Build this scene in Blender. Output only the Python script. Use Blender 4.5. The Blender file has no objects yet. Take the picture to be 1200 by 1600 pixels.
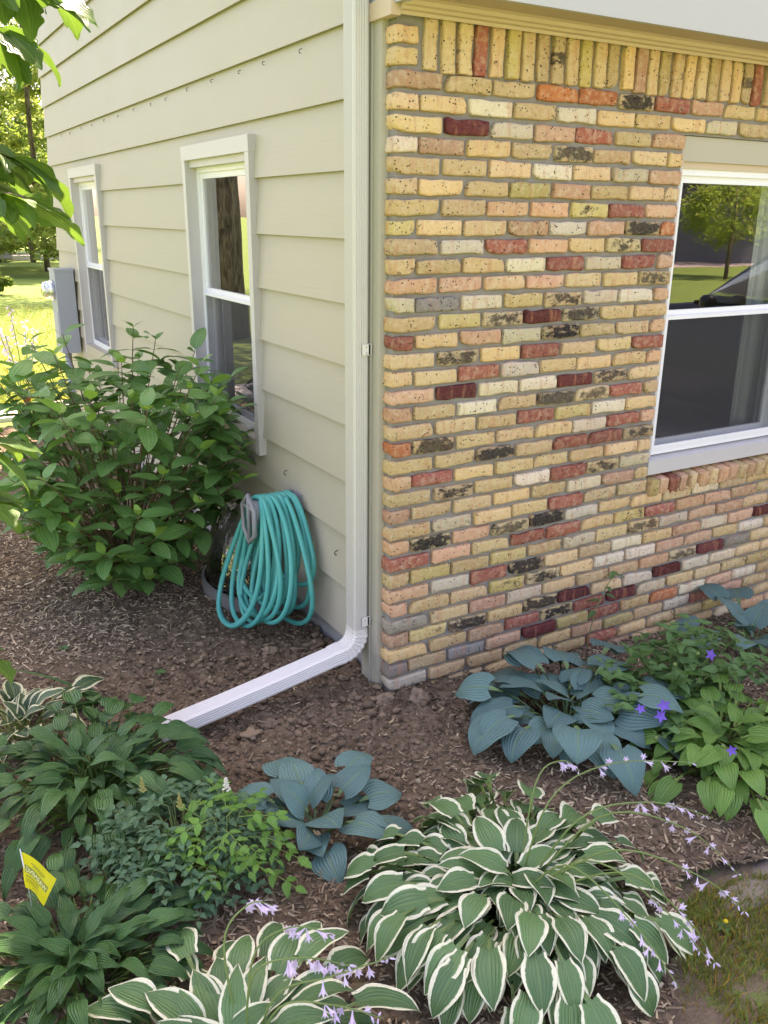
import bpy, bmesh, math, random
import numpy as np
from mathutils import Vector, Matrix, noise
R = math.radians
rnd = random.Random(7)
scene = bpy.context.scene
COL = scene.collection

# ------------------------------------------------------------------ camera
cam_d = bpy.data.cameras.new('camera'); cam = bpy.data.objects.new('camera', cam_d); COL.objects.link(cam)
cam_d.sensor_fit = 'VERTICAL'; cam_d.sensor_height = 24.0; cam_d.lens = 1350.3/1600*24.0
cam_d.clip_start = 0.02; cam_d.clip_end = 2000
CAM = Vector((-1.6279, -2.7358, 1.8972))
cam.matrix_world = Matrix(((0.86458, 0.154638, -0.47811, CAM.x), (-0.502406, 0.284038, -0.816646, CAM.y),
                           (0.009517, 0.946261, 0.323264, CAM.z), (0, 0, 0, 1)))
scene.camera = cam
# ------------------------------------------------------------------ light
SUN_EL, SUN_AZ = R(62), R(27)            # azimuth from +Y towards +X (the sun stands behind the house)
world = bpy.data.worlds.new('World'); scene.world = world; world.use_nodes = True
wn = world.node_tree; wn.nodes.clear()
sky = wn.nodes.new('ShaderNodeTexSky'); sky.sky_type = 'NISHITA'; sky.sun_disc = False
sky.sun_elevation = SUN_EL; sky.sun_rotation = SUN_AZ; sky.air_density = 1.0; sky.dust_density = 2.5; sky.ozone_density = 1.0
bg = wn.nodes.new('ShaderNodeBackground'); bg.inputs['Strength'].default_value = 0.15
wo = wn.nodes.new('ShaderNodeOutputWorld')
wn.links.new(sky.outputs[0], bg.inputs[0]); wn.links.new(bg.outputs[0], wo.inputs[0])
sd = bpy.data.lights.new('sun', 'SUN'); sd.energy = 5.0; sd.angle = R(0.55); sd.color = (1.0, 0.955, 0.87)
sun = bpy.data.objects.new('sun', sd); COL.objects.link(sun)
sdir = Vector((math.sin(SUN_AZ)*math.cos(SUN_EL), math.cos(SUN_AZ)*math.cos(SUN_EL), math.sin(SUN_EL)))
sun.rotation_euler = (-sdir).to_track_quat('-Z', 'Y').to_euler(); sun.location = sdir*30
vs = scene.view_settings
vs.view_transform = 'Standard'; vs.look = 'None'; vs.gamma = 1.0; vs.use_curve_mapping = False
vs.exposure = 2.2
vs.use_white_balance = True; vs.white_balance_temperature = 7900; vs.white_balance_tint = 30
scene.render.engine = 'CYCLES'
scene.cycles.max_bounces = 8; scene.cycles.transparent_max_bounces = 12; scene.cycles.diffuse_bounces = 4

# ------------------------------------------------------------------ helpers
def link(o, parent=None):
    COL.objects.link(o)
    if parent is not None: o.parent = parent
    return o
def tag(o, label=None, cat=None, group=None, kind=None):
    if label: o['label'] = label
    if cat: o['category'] = cat
    if group: o['group'] = group
    if kind: o['kind'] = kind
    return o
def empty(name, loc=(0, 0, 0), rz=0.0, parent=None):
    o = bpy.data.objects.new(name, None); o.empty_display_size = 0.1
    o.location = loc; o.rotation_euler = (0, 0, rz)
    return link(o, parent)
def mesh(name, v, f, mat=None, smooth=False, uv=None, tint=None):
    me = bpy.data.meshes.new(name)
    if isinstance(v, np.ndarray): v = v.tolist()
    me.from_pydata(v, [], f)
    if mat: me.materials.append(mat)
    if smooth: me.shade_smooth()
    if uv is not None:
        lay = me.uv_layers.new(name='UVMap')
        idx = np.zeros(len(me.loops), dtype=np.int32); me.loops.foreach_get('vertex_index', idx)
        lay.data.foreach_set('uv', np.asarray(uv, dtype=np.float32)[idx].ravel())
    if tint is not None:
        at = me.color_attributes.new('tint', 'FLOAT_COLOR', 'POINT')
        at.data.foreach_set('color', np.asarray(tint, dtype=np.float32).ravel())
    me.update()
    return me
def obj(name, me, parent=None, loc=(0, 0, 0), rot=(0, 0, 0), scale=(1, 1, 1)):
    o = bpy.data.objects.new(name, me); o.location = loc; o.rotation_euler = rot; o.scale = scale
    return link(o, parent)
BOXF = [(0, 3, 2, 1), (4, 5, 6, 7), (0, 1, 5, 4), (1, 2, 6, 5), (2, 3, 7, 6), (3, 0, 4, 7)]
class MB:
    """collects shapes into one mesh"""
    def __init__(s): s.v = []; s.f = []
    def add(s, v, f):
        b = len(s.v); s.v += [tuple(p) for p in v]; s.f += [tuple(i+b for i in q) for q in f]; return s
    def box(s, x0, x1, y0, y1, z0, z1):
        return s.add([(x0, y0, z0), (x1, y0, z0), (x1, y1, z0), (x0, y1, z0), (x0, y0, z1), (x1, y0, z1), (x1, y1, z1), (x0, y1, z1)], BOXF)
    def ring(s, x0, x1, z0, z1, w, y0, y1):
        s.box(x0, x0+w, y0, y1, z0, z1); s.box(x1-w, x1, y0, y1, z0, z1)
        s.box(x0+w, x1-w, y0, y1, z0, z0+w); s.box(x0+w, x1-w, y0, y1, z1-w, z1); return s
    def tube(s, pts, rad, n=8, cap=True, closed=False):
        pts = [Vector(p) for p in pts]; m = len(pts); b = len(s.v)
        if not hasattr(rad, '__len__'): rad = [rad]*m
        t = (pts[1]-pts[0]).normalized(); a = t.orthogonal().normalized()
        for i in range(m):
            if closed: t = (pts[(i+1) % m]-pts[i-1])
            else: t = pts[min(i+1, m-1)]-pts[max(i-1, 0)]
            if t.length < 1e-9: t = Vector((0, 0, 1))
            t.normalize(); a = (a-t*a.dot(t))
            if a.length < 1e-6: a = t.orthogonal()
            a.normalize(); c = t.cross(a)
            for k in range(n):
                g = 2*math.pi*k/n; s.v.append(tuple(pts[i]+(a*math.cos(g)+c*math.sin(g))*rad[i]))
        for i in range(m if closed else m-1):
            i2 = (i+1) % m
            for k in range(n):
                k2 = (k+1) % n; s.f.append((b+i*n+k, b+i*n+k2, b+i2*n+k2, b+i2*n+k))
        if cap and not closed:
            s.f.append(tuple(b+k for k in range(n))[::-1]); s.f.append(tuple(b+(m-1)*n+k for k in range(n)))
        return s
    def sweep(s, prof, frames, cap=True):
        """prof: 2-D points; frames: list of (origin, axis_a, axis_b, scale)"""
        b = len(s.v); n = len(prof)
        for o, A, B, k in frames:
            for (p, q_) in prof: s.v.append(tuple(Vector(o)+Vector(A)*p*k+Vector(B)*q_*k))
        for i in range(len(frames)-1):
            for k in range(n):
                k2 = (k+1) % n; s.f.append((b+i*n+k, b+i*n+k2, b+(i+1)*n+k2, b+(i+1)*n+k))
        if cap:
            s.f.append(tuple(b+k for k in range(n))[::-1]); s.f.append(tuple(b+(len(frames)-1)*n+k for k in range(n)))
        return s
    def lathe(s, prof, n=16, o=(0, 0, 0)):
        b = len(s.v)
        for (r, z) in prof:
            for k in range(n):
                g = 2*math.pi*k/n; s.v.append((o[0]+r*math.cos(g), o[1]+r*math.sin(g), o[2]+z))
        for i in range(len(prof)-1):
            for k in range(n):
                k2 = (k+1) % n; s.f.append((b+i*n+k, b+i*n+k2, b+(i+1)*n+k2, b+(i+1)*n+k))
        return s
    def mesh(s, name, mat, smooth=False): return mesh(name, s.v, s.f, mat, smooth)
    def build(s, name, mat, parent=None, smooth=False, loc=(0, 0, 0), rot=(0, 0, 0)):
        return obj(name, s.mesh(name, mat, smooth), parent, loc, rot)

# ------------------------------------------------------------------ materials
class NT:
    def __init__(s, name):
        s.m = bpy.data.materials.new(name); s.m.use_nodes = True; s.t = s.m.node_tree; s.t.nodes.clear()
        s.out = s.n('ShaderNodeOutputMaterial')
    def n(s, typ, **kw):
        nd = s.t.nodes.new(typ)
        for k, v in kw.items():
            if k in nd.inputs.keys() if isinstance(k, str) else False: nd.inputs[k].default_value = v
            else: setattr(nd, k, v)
        return nd
    def l(s, a, b): s.t.links.new(a, b); return s
    def put(s, sock, v):
        if isinstance(v, bpy.types.NodeSocket): s.t.links.new(v, sock)
        elif isinstance(v, (tuple, list)) and len(v) == 3 and sock.type == 'RGBA': sock.default_value = (*v, 1)
        else: sock.default_value = v
    def math(s, op, a, b=0.0, c=0.0):
        nd = s.n('ShaderNodeMath'); nd.operation = op
        s.put(nd.inputs[0], a); s.put(nd.inputs[1], b); s.put(nd.inputs[2], c); return nd.outputs[0]
    def mix(s, f, a, b, mode='MIX'):
        nd = s.n('ShaderNodeMix'); nd.data_type = 'RGBA'; nd.blend_type = mode
        s.put(nd.inputs[0], f); s.put(nd.inputs[6], a); s.put(nd.inputs[7], b); return nd.outputs[2]
    def noise(s, vec, scale, detail=3, rough=.55):
        nd = s.n('ShaderNodeTexNoise'); nd.inputs['Scale'].default_value = scale; nd.inputs['Detail'].default_value = detail
        nd.inputs['Roughness'].default_value = rough
        if vec is not None: s.l(vec, nd.inputs['Vector'])
        return nd.outputs['Fac']
    def step(s, v, a, b):
        nd = s.n('ShaderNodeMapRange'); nd.interpolation_type = 'SMOOTHSTEP'
        s.put(nd.inputs[0], v); s.put(nd.inputs[1], a); s.put(nd.inputs[2], b); return nd.outputs[0]
    def pos(s): return s.n('ShaderNodeNewGeometry').outputs['Position']
    def obco(s): return s.n('ShaderNodeTexCoord').outputs['Object']
    def scl(s, vec, sc):
        nd = s.n('ShaderNodeVectorMath'); nd.operation = 'MULTIPLY'; s.l(vec, nd.inputs[0]); nd.inputs[1].default_value = sc; return nd.outputs[0]
    def bump(s, h, strength=.3, dist=.01):
        nd = s.n('ShaderNodeBump'); nd.inputs['Strength'].default_value = strength; nd.inputs['Distance'].default_value = dist
        s.put(nd.inputs['Height'], h); return nd.outputs[0]
    def bsdf(s, col, rough=.6, normal=None, metal=0.0, spec=.5, **kw):
        nd = s.n('ShaderNodeBsdfPrincipled'); s.put(nd.inputs['Base Color'], col); s.put(nd.inputs['Roughness'], rough)
        nd.inputs['Metallic'].default_value = metal; nd.inputs['Specular IOR Level'].default_value = spec
        for k, v in kw.items(): s.put(nd.inputs[k], v)
        if normal is not None: s.l(normal, nd.inputs['Normal'])
        return nd.outputs[0]
    def end(s, sh): s.l(sh, s.out.inputs[0]); return s.m

def paint(name, col, rough=.45, var=.06, bump=.08, scale=6, metal=0.0, dirt=0.0):
    t = NT(name); p = t.pos()
    n1 = t.noise(p, scale, 4); n2 = t.noise(p, scale*25, 2)
    c = t.mix(n1, tuple(x*(1-var) for x in col), tuple(min(1, x*(1+var)) for x in col))
    if dirt: c = t.mix(t.math('MULTIPLY', t.step(t.noise(p, scale*.5, 6, .7), .52, .75), dirt), c, (.23, .19, .13))
    return t.end(t.bsdf(c, t.math('ADD', rough-.06, t.math('MULTIPLY', n1, .12)), t.bump(t.math('ADD', n2, t.math('MULTIPLY', n1, 2)), bump, .004), metal))

def brick_mat(name, use_attr):
    t = NT(name); p = t.pos()
    if use_attr:
        a = t.n('ShaderNodeAttribute', attribute_name='tint'); col, al = a.outputs['Color'], a.outputs['Alpha']
        rv = t.noise(t.scl(p, (1, 1, 1)), 3.0, 1)
    else:
        a = t.n('ShaderNodeObjectInfo'); col, al = a.outputs['Color'], a.outputs['Alpha']; rv = a.outputs['Random']
    # sooted vertical kiln bands, cream bloom, black pits, scorched patches
    band = t.noise(t.scl(p, (34, 10, 5)), 1.0, 2)
    c = t.mix(t.math('MULTIPLY', t.step(band, .52, .66), .62), col, t.mix(.6, col, (.58, .25, .13)))
    mott = t.noise(p, 38, 5, .65)
    sr = t.n('ShaderNodeSeparateColor'); t.l(col, sr.inputs[0]); kk = t.step(sr.outputs[0], .16, .45)
    c = t.mix(t.math('MULTIPLY', t.math('MULTIPLY', t.step(mott, .44, .66), .60), t.math('MULTIPLY_ADD', kk, .88, .12)), c, t.mix(.55, c, (.76, .64, .42)))
    c = t.mix(t.math('MULTIPLY', t.step(t.noise(p, 26, 6, .7), .56, .68), .62), c, t.mix(.6, c, (.40, .17, .09)))
    fine = t.noise(p, 260, 3, .6)
    c = t.mix(1.0, c, t.mix(fine, (.72, .72, .72), (1.22, 1.22, 1.22)), 'MULTIPLY')
    pit = t.n('ShaderNodeTexVoronoi'); pit.inputs['Scale'].default_value = 78; t.l(p, pit.inputs['Vector'])
    pg = t.math('MULTIPLY', t.step(pit.outputs['Distance'], .27, .16), t.step(t.noise(p, 27, 3), .46, .60))
    c = t.mix(pg, c, (.035, .028, .022))
    sc = t.noise(t.scl(p, (1, 1, 1.6)), 22, 6, .68)
    if use_attr: edge_d = t.math('MULTIPLY', t.noise(t.scl(p, (9, 1, 30)), 1.0, 2), .30)
    else:
        so = t.n('ShaderNodeSeparateXYZ'); t.l(t.obco(), so.inputs[0])
        ex_ = t.math('POWER', t.math('ABSOLUTE', t.math('MULTIPLY', so.outputs[0], 10.0)), 4.0); ez_ = t.math('POWER', t.math('ABSOLUTE', t.math('MULTIPLY', so.outputs[2], 37.0)), 4.0)
        edge_d = t.math('MULTIPLY', t.math('MINIMUM', t.math('ADD', ex_, ez_), 1.6), .17)
    lev = t.math('ADD', t.math('SUBTRACT', sc, edge_d), t.math('MULTIPLY', al, .28))
    sf = t.math('MULTIPLY', t.step(lev, .56, .70), t.step(al, .02, .1))
    c = t.mix(t.math('MULTIPLY', sf, t.math('MULTIPLY', t.math('MULTIPLY_ADD', t.noise(p, 90, 4, .7), .55, .60), t.math('MULTIPLY_ADD', rv, .35, .78))), c, (.020, .019, .021))
    grime = t.math('MULTIPLY', t.step(t.noise(p, 75, 5, .75), .57, .70), .42)
    c = t.mix(grime, c, t.mix(.55, c, (.10, .075, .05)))
    lime = t.math('MULTIPLY', t.step(t.noise(p, 60, 6, .75), .68, .73), .8)
    c = t.mix(lime, c, (.70, .68, .62))
    h = t.math('ADD', t.math('MULTIPLY', mott, 1.0), t.math('ADD', t.math('MULTIPLY', fine, .45), t.math('MULTIPLY', pg, -1.2)))
    return t.end(t.bsdf(c, .88, t.bump(h, .9, .009), spec=.2))

def leaf_mat(name, col, margin=None, mw=.78, tip=(.2, .3, .07), veins=9, rough=.42, trans=.22, vb=.35, hue=.06, vein_col=None, splash=.12):
    t = NT(name)
    uv = t.n('ShaderNodeUVMap', uv_map='UVMap').outputs[0]
    sx = t.n('ShaderNodeSeparateXYZ'); t.l(uv, sx.inputs[0])
    au = t.math('ABSOLUTE', t.math('MULTIPLY', t.math('SUBTRACT', sx.outputs[0], .5), 2.0)); v = sx.outputs[1]
    oi = t.n('ShaderNodeObjectInfo'); rv = oi.outputs['Random']; p = t.pos()
    big = t.noise(p, 22, 3)
    dark = tuple(x*.72 for x in col); lite = (col[0]*1.45, col[1]*1.28, col[2]*1.15)
    c = t.mix(t.math('MULTIPLY_ADD', rv, .75, t.math('MULTIPLY', big, .3)), dark, lite)
    rib = t.math('SINE', t.math('MULTIPLY', au, veins*math.pi))
    rib01 = t.math('MULTIPLY_ADD', rib, .5, .5)
    c = t.mix(t.math('MULTIPLY', t.step(rib01, .80, 1.0), .30), c, vein_col or tuple(x*1.7 for x in col))
    mid = t.step(au, .06, .02)
    c = t.mix(t.math('MULTIPLY', mid, .55), c, tip)
    if margin:
        wob = t.math('MULTIPLY', t.math('SUBTRACT', t.noise(t.scl(p, (1, 1, 1)), 32, 4, .65), .5), splash*3)
        edge = t.math('ADD', au, wob)
        endv = t.step(v, .80, 1.06)
        f = t.step(t.math('ADD', edge, t.math('MULTIPLY', endv, .35)), mw, mw+.035)
        c2 = t.mix(big, margin, tuple(x*.86 for x in margin))
        c = t.mix(f, c, c2)
    c = t.mix(t.step(v, -.01, -.04), c, tip)
    # wear: a little brown on some leaves
    wear = t.math('MULTIPLY', t.step(t.noise(p, 9, 5, .7), .70, .78), .35)
    c = t.mix(wear, c, (.22, .17, .06))
    nrm = t.bump(t.math('ADD', t.math('MULTIPLY', rib, .5), t.math('MULTIPLY', t.noise(p, 160, 2), .4)), vb, .004)
    b = t.bsdf(c, t.math('MULTIPLY_ADD', big, .15, rough-.07), nrm, spec=.4)
    tr = t.n('ShaderNodeBsdfTranslucent'); t.l(t.mix(.5, c, (.25, .45, .05), 'MULTIPLY'), tr.inputs[0]); t.l(t.mix(.35, c, (.30, .55, .04)), tr.inputs[0])
    ms = t.n('ShaderNodeMixShader'); ms.inputs[0].default_value = trans
    t.l(b, ms.inputs[1]); t.l(tr.outputs[0], ms.inputs[2])
    return t.end(ms.outputs[0])

def crown_mat(name, col, trans=.35):
    t = NT(name)
    a = t.n('ShaderNodeAttribute', attribute_name='tint')
    c = t.mix(1.0, col, a.outputs['Color'], 'MULTIPLY')
    b = t.bsdf(c, .55, spec=.3)
    tr = t.n('ShaderNodeBsdfTranslucent'); t.l(t.mix(.4, c, (.35, .5, .06)), tr.inputs[0])
    ms = t.n('ShaderNodeMixShader'); ms.inputs[0].default_value = trans
    t.l(b, ms.inputs[1]); t.l(tr.outputs[0], ms.inputs[2]); return t.end(ms.outputs[0])

M = {}
def siding_mat():
    t = NT('siding_paint'); p = t.pos()
    n1 = t.noise(p, 2.2, 4); g = t.noise(t.scl(p, (30, 2.2, 46)), 1.6, 5, .65); st = t.noise(t.scl(p, (1, 9, .6)), 1.5, 5, .7)
    c = t.mix(n1, (.415, .380, .288), (.452, .416, .318))
    c = t.mix(t.math('MULTIPLY', t.step(st, .56, .76), .16), c, (.36, .33, .25))
    c = t.mix(t.math('MULTIPLY', t.step(g, .62, .78), .10), c, (.40, .36, .27))
    return t.end(t.bsdf(c, t.math('MULTIPLY_ADD', n1, .2, .40), t.bump(t.math('ADD', t.math('MULTIPLY', g, .5), t.math('MULTIPLY', t.noise(p, 1.7, 2), 3.0)), .35, .006), spec=.4))
M['siding'] = siding_mat()
M['trim'] = paint('window_trim_paint', (.53, .505, .47), .42, .03, .06, 5)
M['vinyl'] = paint('white_vinyl', (.78, .78, .77), .35, .02, .02, 8)
M['beige'] = paint('beige_corner_paint', (.43, .405, .315), .5, .05, .08, 4, dirt=.08)
M['crown'] = paint('moulding_paint', (.54, .42, .275), .5, .04, .06, 4)
M['soffit'] = paint('soffit_bounce_tint', (.46, .355, .235), .6, .05, .06, 4)  # tan of light bounced off the brick is put into this colour
M['panel'] = paint('upper_panel_paint', (.42, .42, .415), .5, .02, .06, 2, dirt=.02)
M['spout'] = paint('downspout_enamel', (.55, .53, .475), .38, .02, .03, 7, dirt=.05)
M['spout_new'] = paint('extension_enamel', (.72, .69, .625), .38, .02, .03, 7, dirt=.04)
M['steel'] = paint('galvanised_strap', (.62, .63, .63), .35, .08, .05, 30, metal=.7)
M['grey_metal'] = paint('grey_meter_paint', (.36, .39, .43), .45, .04, .05, 6)
M['dark'] = paint('dark_rubber', (.02, .02, .022), .6, .2, .05, 20)
M['concrete'] = paint('foundation_concrete', (.36, .35, .33), .9, .25, .6, 9, dirt=.5)
M['path'] = paint('path_concrete', (.62, .58, .52), .9, .15, .4, 5)
M['paver'] = paint('weathered_paver', (.26, .215, .165), .95, .25, .6, 14, dirt=.7)
M['plaster'] = paint('room_plaster', (.42, .40, .36), .8, .03, .05, 3)
M['floorin'] = paint('room_floor', (.12, .08, .05), .5, .2, .05, 5)
M['roof'] = paint('roof_shingle', (.10, .095, .09), .9, .3, .5, 12)
M['curtain'] = paint('sheer_curtain', (.70, .73, .72), .9, .05, .1, 20)
M['hanger'] = paint('grey_hanger_plastic', (.24, .25, .26), .5, .12, .1, 20)
M['base_grey'] = paint('grey_well_plastic', (.20, .20, .195), .6, .2, .1, 20)
M['black_car'] = paint('black_car_paint', (.006, .007, .009), .12, .1, .0, 3)
M['nb_wall'] = paint('slate_siding', (.13, .14, .165), .7, .08, .1, 3)
M['nb_door'] = paint('white_garage_door', (.62, .62, .62), .5, .05, .05, 3)
M['shed'] = paint('grey_shed_boards', (.30, .285, .27), .7, .1, .2, 5)
M['asphalt'] = paint('driveway_concrete', (.40, .33, .31), .9, .12, .3, 4)
M['stem'] = paint('green_stem', (.13, .20, .05), .5, .15, .05, 20)
M['rstem'] = paint('brown_stem', (.13, .085, .045), .7, .2, .2, 40)
M['bark'] = None
def bark():
    t = NT('tree_bark'); p = t.pos()
    n = t.noise(t.scl(p, (9, 9, 2.2)), 2.0, 6, .7)
    c = t.mix(t.step(n, .35, .65), (.055, .04, .03), (.26, .205, .16))
    return t.end(t.bsdf(c, .9, t.bump(n, 1.0, .04), spec=.2))
M['bark'] = bark()
def hose():
    t = NT('turquoise_hose'); p = t.pos()
    c = t.mix(t.noise(p, 14, 3), (.024, .34, .29), (.038, .43, .37))
    c = t.mix(t.math('MULTIPLY', t.step(t.noise(p, 30, 5, .7), .6, .72), .25), c, (.14, .12, .09))
    return t.end(t.bsdf(c, .42, t.bump(t.noise(p, 420, 2), .15, .002), spec=.45))
M['hose'] = hose()
def mortar():
    t = NT('grey_mortar'); p = t.pos(); n = t.noise(p, 12, 5, .65); f = t.noise(p, 330, 2)
    c = t.mix(n, (.20, .185, .165), (.31, .29, .262))
    c = t.mix(t.math('MULTIPLY', f, .3), c, (.40, .38, .34))
    return t.end(t.bsdf(c, .95, t.bump(t.math('ADD', n, t.math('MULTIPLY', f, .6)), .7, .006), spec=.15))
M['mortar'] = mortar()
M['brick'] = brick_mat('tumbled_brick', False); M['brick_far'] = brick_mat('tumbled_brick_run', True)
def glass():
    t = NT('window_glass')
    fr = t.n('ShaderNodeFresnel'); fr.inputs[0].default_value = 1.52
    f = t.math('MINIMUM', t.math('MULTIPLY', fr.outputs[0], 2.6), 1.0)
    tr = t.n('ShaderNodeBsdfTransparent'); tr.inputs[0].default_value = (.80, .84, .82, 1)
    gl = t.n('ShaderNodeBsdfGlossy'); gl.inputs['Roughness'].default_value = 0.0; gl.inputs[0].default_value = (1, 1, 1, 1)
    p = t.pos(); t.l(t.bump(t.noise(p, 3.0, 1), .02, .02), gl.inputs['Normal'])
    ms = t.n('ShaderNodeMixShader'); t.l(f, ms.inputs[0]); t.l(tr.outputs[0], ms.inputs[1]); t.l(gl.outputs[0], ms.inputs[2])
    return t.end(ms.outputs[0])
M['glass'] = glass()
def screen():
    t = NT('insect_screen'); tr = t.n('ShaderNodeBsdfTransparent')
    d = t.bsdf((.055, .055, .06), .7)
    ms = t.n('ShaderNodeMixShader'); ms.inputs[0].default_value = .42; t.l(tr.outputs[0], ms.inputs[1]); t.l(d, ms.inputs[2])
    return t.end(ms.outputs[0])
M['screen'] = screen()
def clear_plastic():
    t = NT('clear_plastic')
    fr = t.n('ShaderNodeFresnel'); fr.inputs[0].default_value = 1.5
    p = t.pos(); nrm = t.bump(t.noise(p, 14, 3), .5, .03); t.l(nrm, fr.inputs['Normal'])
    tr = t.n('ShaderNodeBsdfTransparent'); tr.inputs[0].default_value = (.72, .74, .76, 1)
    gl = t.n('ShaderNodeBsdfGlossy'); gl.inputs['Roughness'].default_value = .12; t.l(nrm, gl.inputs['Normal'])
    ms = t.n('ShaderNodeMixShader'); t.l(t.math('MINIMUM', t.math('MULTIPLY_ADD', fr.outputs[0], 2.2, .16), 1.0), ms.inputs[0]); t.l(tr.outputs[0], ms.inputs[1]); t.l(gl.outputs[0], ms.inputs[2])
    return t.end(ms.outputs[0])
M['clear'] = clear_plastic()
def soil():
    t = NT('mulch_and_soil'); p = t.pos()
    n1 = t.noise(p, 2.2, 4); n2 = t.noise(p, 38, 6, .7); n3 = t.noise(t.scl(p, (1, 1, 1)), 150, 4, .7)
    c = t.mix(t.step(n2, .3, .7), (.115, .080, .050), (.31, .225, .148))
    c = t.mix(t.math('MULTIPLY', t.step(n3, .5, .75), .55), c, (.37, .285, .19))
    c = t.mix(t.math('MULTIPLY', t.step(n1, .5, .7), .35), c, (.28, .20, .125))
    return t.end(t.bsdf(c, .95, t.bump(t.math('ADD', n2, t.math('MULTIPLY', n3, .5)), 1.0, .02), spec=.12))
M['soil'] = soil()
def tintmat(name, rough=.85, bumpy=.5):
    t = NT(name); p = t.pos(); a = t.n('ShaderNodeAttribute', attribute_name='tint')
    n = t.noise(p, 130, 4, .7)
    c = t.mix(1.0, a.outputs['Color'], t.mix(n, (.6, .6, .6), (1.35, 1.35, 1.35)), 'MULTIPLY')
    return t.end(t.bsdf(c, rough, t.bump(n, bumpy, .004), spec=.2))
M['chip'] = tintmat('wood_chip'); M['clod'] = tintmat('soil_clod', .95, .9)
def lawn():
    t = NT('lawn_ground'); p = t.pos()
    n = t.noise(p, .55, 4); f = t.noise(p, 26, 5, .7); g = t.noise(p, 5, 3)
    c = t.mix(n, (.15, .24, .05), (.23, .32, .08))
    c = t.mix(t.math('MULTIPLY', t.step(g, .55, .7), .45), c, (.30, .31, .11))
    c = t.mix(t.math('MULTIPLY', f, .5), c, (.08, .13, .03))
    # worn, thin turf by the bed corner: bare soil shows between the blades
    dv = t.n('ShaderNodeVectorMath'); dv.operation = 'DISTANCE'; t.l(p, dv.inputs[0]); dv.inputs[1].default_value = (.6, -2.0, 0)
    bare = t.math('MULTIPLY', t.step(dv.outputs['Value'], 2.2, 1.2), t.step(t.math('ADD', g, t.math('MULTIPLY', t.math('SUBTRACT', f, .5), .5)), .36, .52))
    c = t.mix(bare, c, t.mix(f, (.12, .085, .055), (.30, .23, .15)))
    return t.end(t.bsdf(c, .9, t.bump(f, .8, .04), spec=.15))
M['lawn'] = lawn()
M['blade'] = crown_mat('grass_blade', (.18, .28, .075), .35)
GREEN = (.040, .105, .030)
M['hosta_var'] = leaf_mat('variegated_hosta_leaf', (.090, .200, .080), (.88, .88, .62), .75, (.16, .25, .08), 9, .33, .18, .55)
M['hosta_var2'] = leaf_mat('cream_edged_hosta_leaf', (.034, .085, .042), (.66, .66, .40), .70, (.26, .34, .10), 8, .42, .15, .5, splash=.16)
M['hosta_blue'] = leaf_mat('blue_hosta_leaf', (.090, .205, .192), None, .8, (.16, .27, .10), 11, .50, .10, .6, vein_col=(.075, .145, .145))
M['hosta_green'] = leaf_mat('dark_green_hosta_leaf', (.046, .138, .042), None, .8, (.13, .23, .06), 7, .30, .16, .7)
M['hosta_lime'] = leaf_mat('mid_green_hosta_leaf', (.115, .27, .055), None, .8, (.22, .33, .08), 8, .38, .22, .6)
M['hyd'] = leaf_mat('hydrangea_leaf', (.110, .275, .080), None, .8, (.16, .28, .07), 6, .33, .24, .35)
M['hyd_new'] = leaf_mat('young_hydrangea_leaf', (.17, .36, .07), None, .8, (.25, .36, .09), 6, .38, .30, .35)
M['oak'] = leaf_mat('lobed_tree_leaf', (.055, .135, .028), None, .8, (.20, .30, .07), 7, .38, .38, .4)
M['astilbe'] = leaf_mat('dark_astilbe_leaf', (.066, .165, .085), None, .8, (.10, .18, .06), 5, .5, .15, .4)
M['astlime'] = leaf_mat('bright_green_leaflet', (.11, .29, .05), None, .8, (.28, .42, .10), 5, .42, .30, .4)
M['balloon'] = leaf_mat('balloon_flower_leaf', (.075, .185, .055), None, .8, (.14, .26, .06), 5, .46, .2, .4)
M['strap'] = leaf_mat('strap_leaf', (.050, .140, .040), None, .8, (.12, .24, .07), 4, .45, .2, .3)
def petal(name, c1, c2):
    t = NT(name); p = t.pos(); c = t.mix(t.noise(p, 40, 2), c1, c2)
    b = t.bsdf(c, .5, spec=.3); tr = t.n('ShaderNodeBsdfTranslucent'); t.l(c, tr.inputs[0])
    ms = t.n('ShaderNodeMixShader'); ms.inputs[0].default_value = .35; t.l(b, ms.inputs[1]); t.l(tr.outputs[0], ms.inputs[2]); return t.end(ms.outputs[0])
M['lav'] = petal('lavender_petal', (.66, .52, .74), (.82, .74, .86)); M['violet'] = petal('violet_petal', (.20, .10, .62), (.34, .20, .78))
M['white_fl'] = petal('white_petal', (.85, .83, .72), (.7, .7, .55)); M['redfl'] = petal('red_petal', (.5, .03, .03), (.6, .06, .04))

# ------------------------------------------------------------------ ground
def gz(x, y):
    return -0.062*min(max(x, 0.0), 3.0)*(1 if y > -3 else max(0, 1+(y+3)/3))
def bedz(x, y):
    z = gz(x, y)
    z += 0.030*noise.noise((x*1.7, y*1.7, 3.1)) + 0.013*noise.noise((x*7, y*7, 1.0))
    s = soilness(x, y)
    z += (0.010+0.024*s)*noise.noise((x*19, y*19, 9.0)) + (0.005+.010*s)*noise.noise((x*43, y*43, 4.0))
    return z
def soilness(x, y):
    """bare dug soil close to the house corner and the downspout"""
    d = math.hypot((x+.25)/1.0, (y-.25)/.75)
    return min(1, max(0, 1.6-d))
def bed_edge(x): return -1.40-0.62*max(0.0, .25-x)+.05*math.sin(x*5)
def in_bed(x, y):
    if y > 5.9: return False
    if x > .005 and y > .02: return False
    if y < bed_edge(x): return False
    if x < -1.62-.08*math.sin(y*2.3) and y > 1.0: return False
    if x < -2.6 or x > 3.4: return False
    return True
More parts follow.
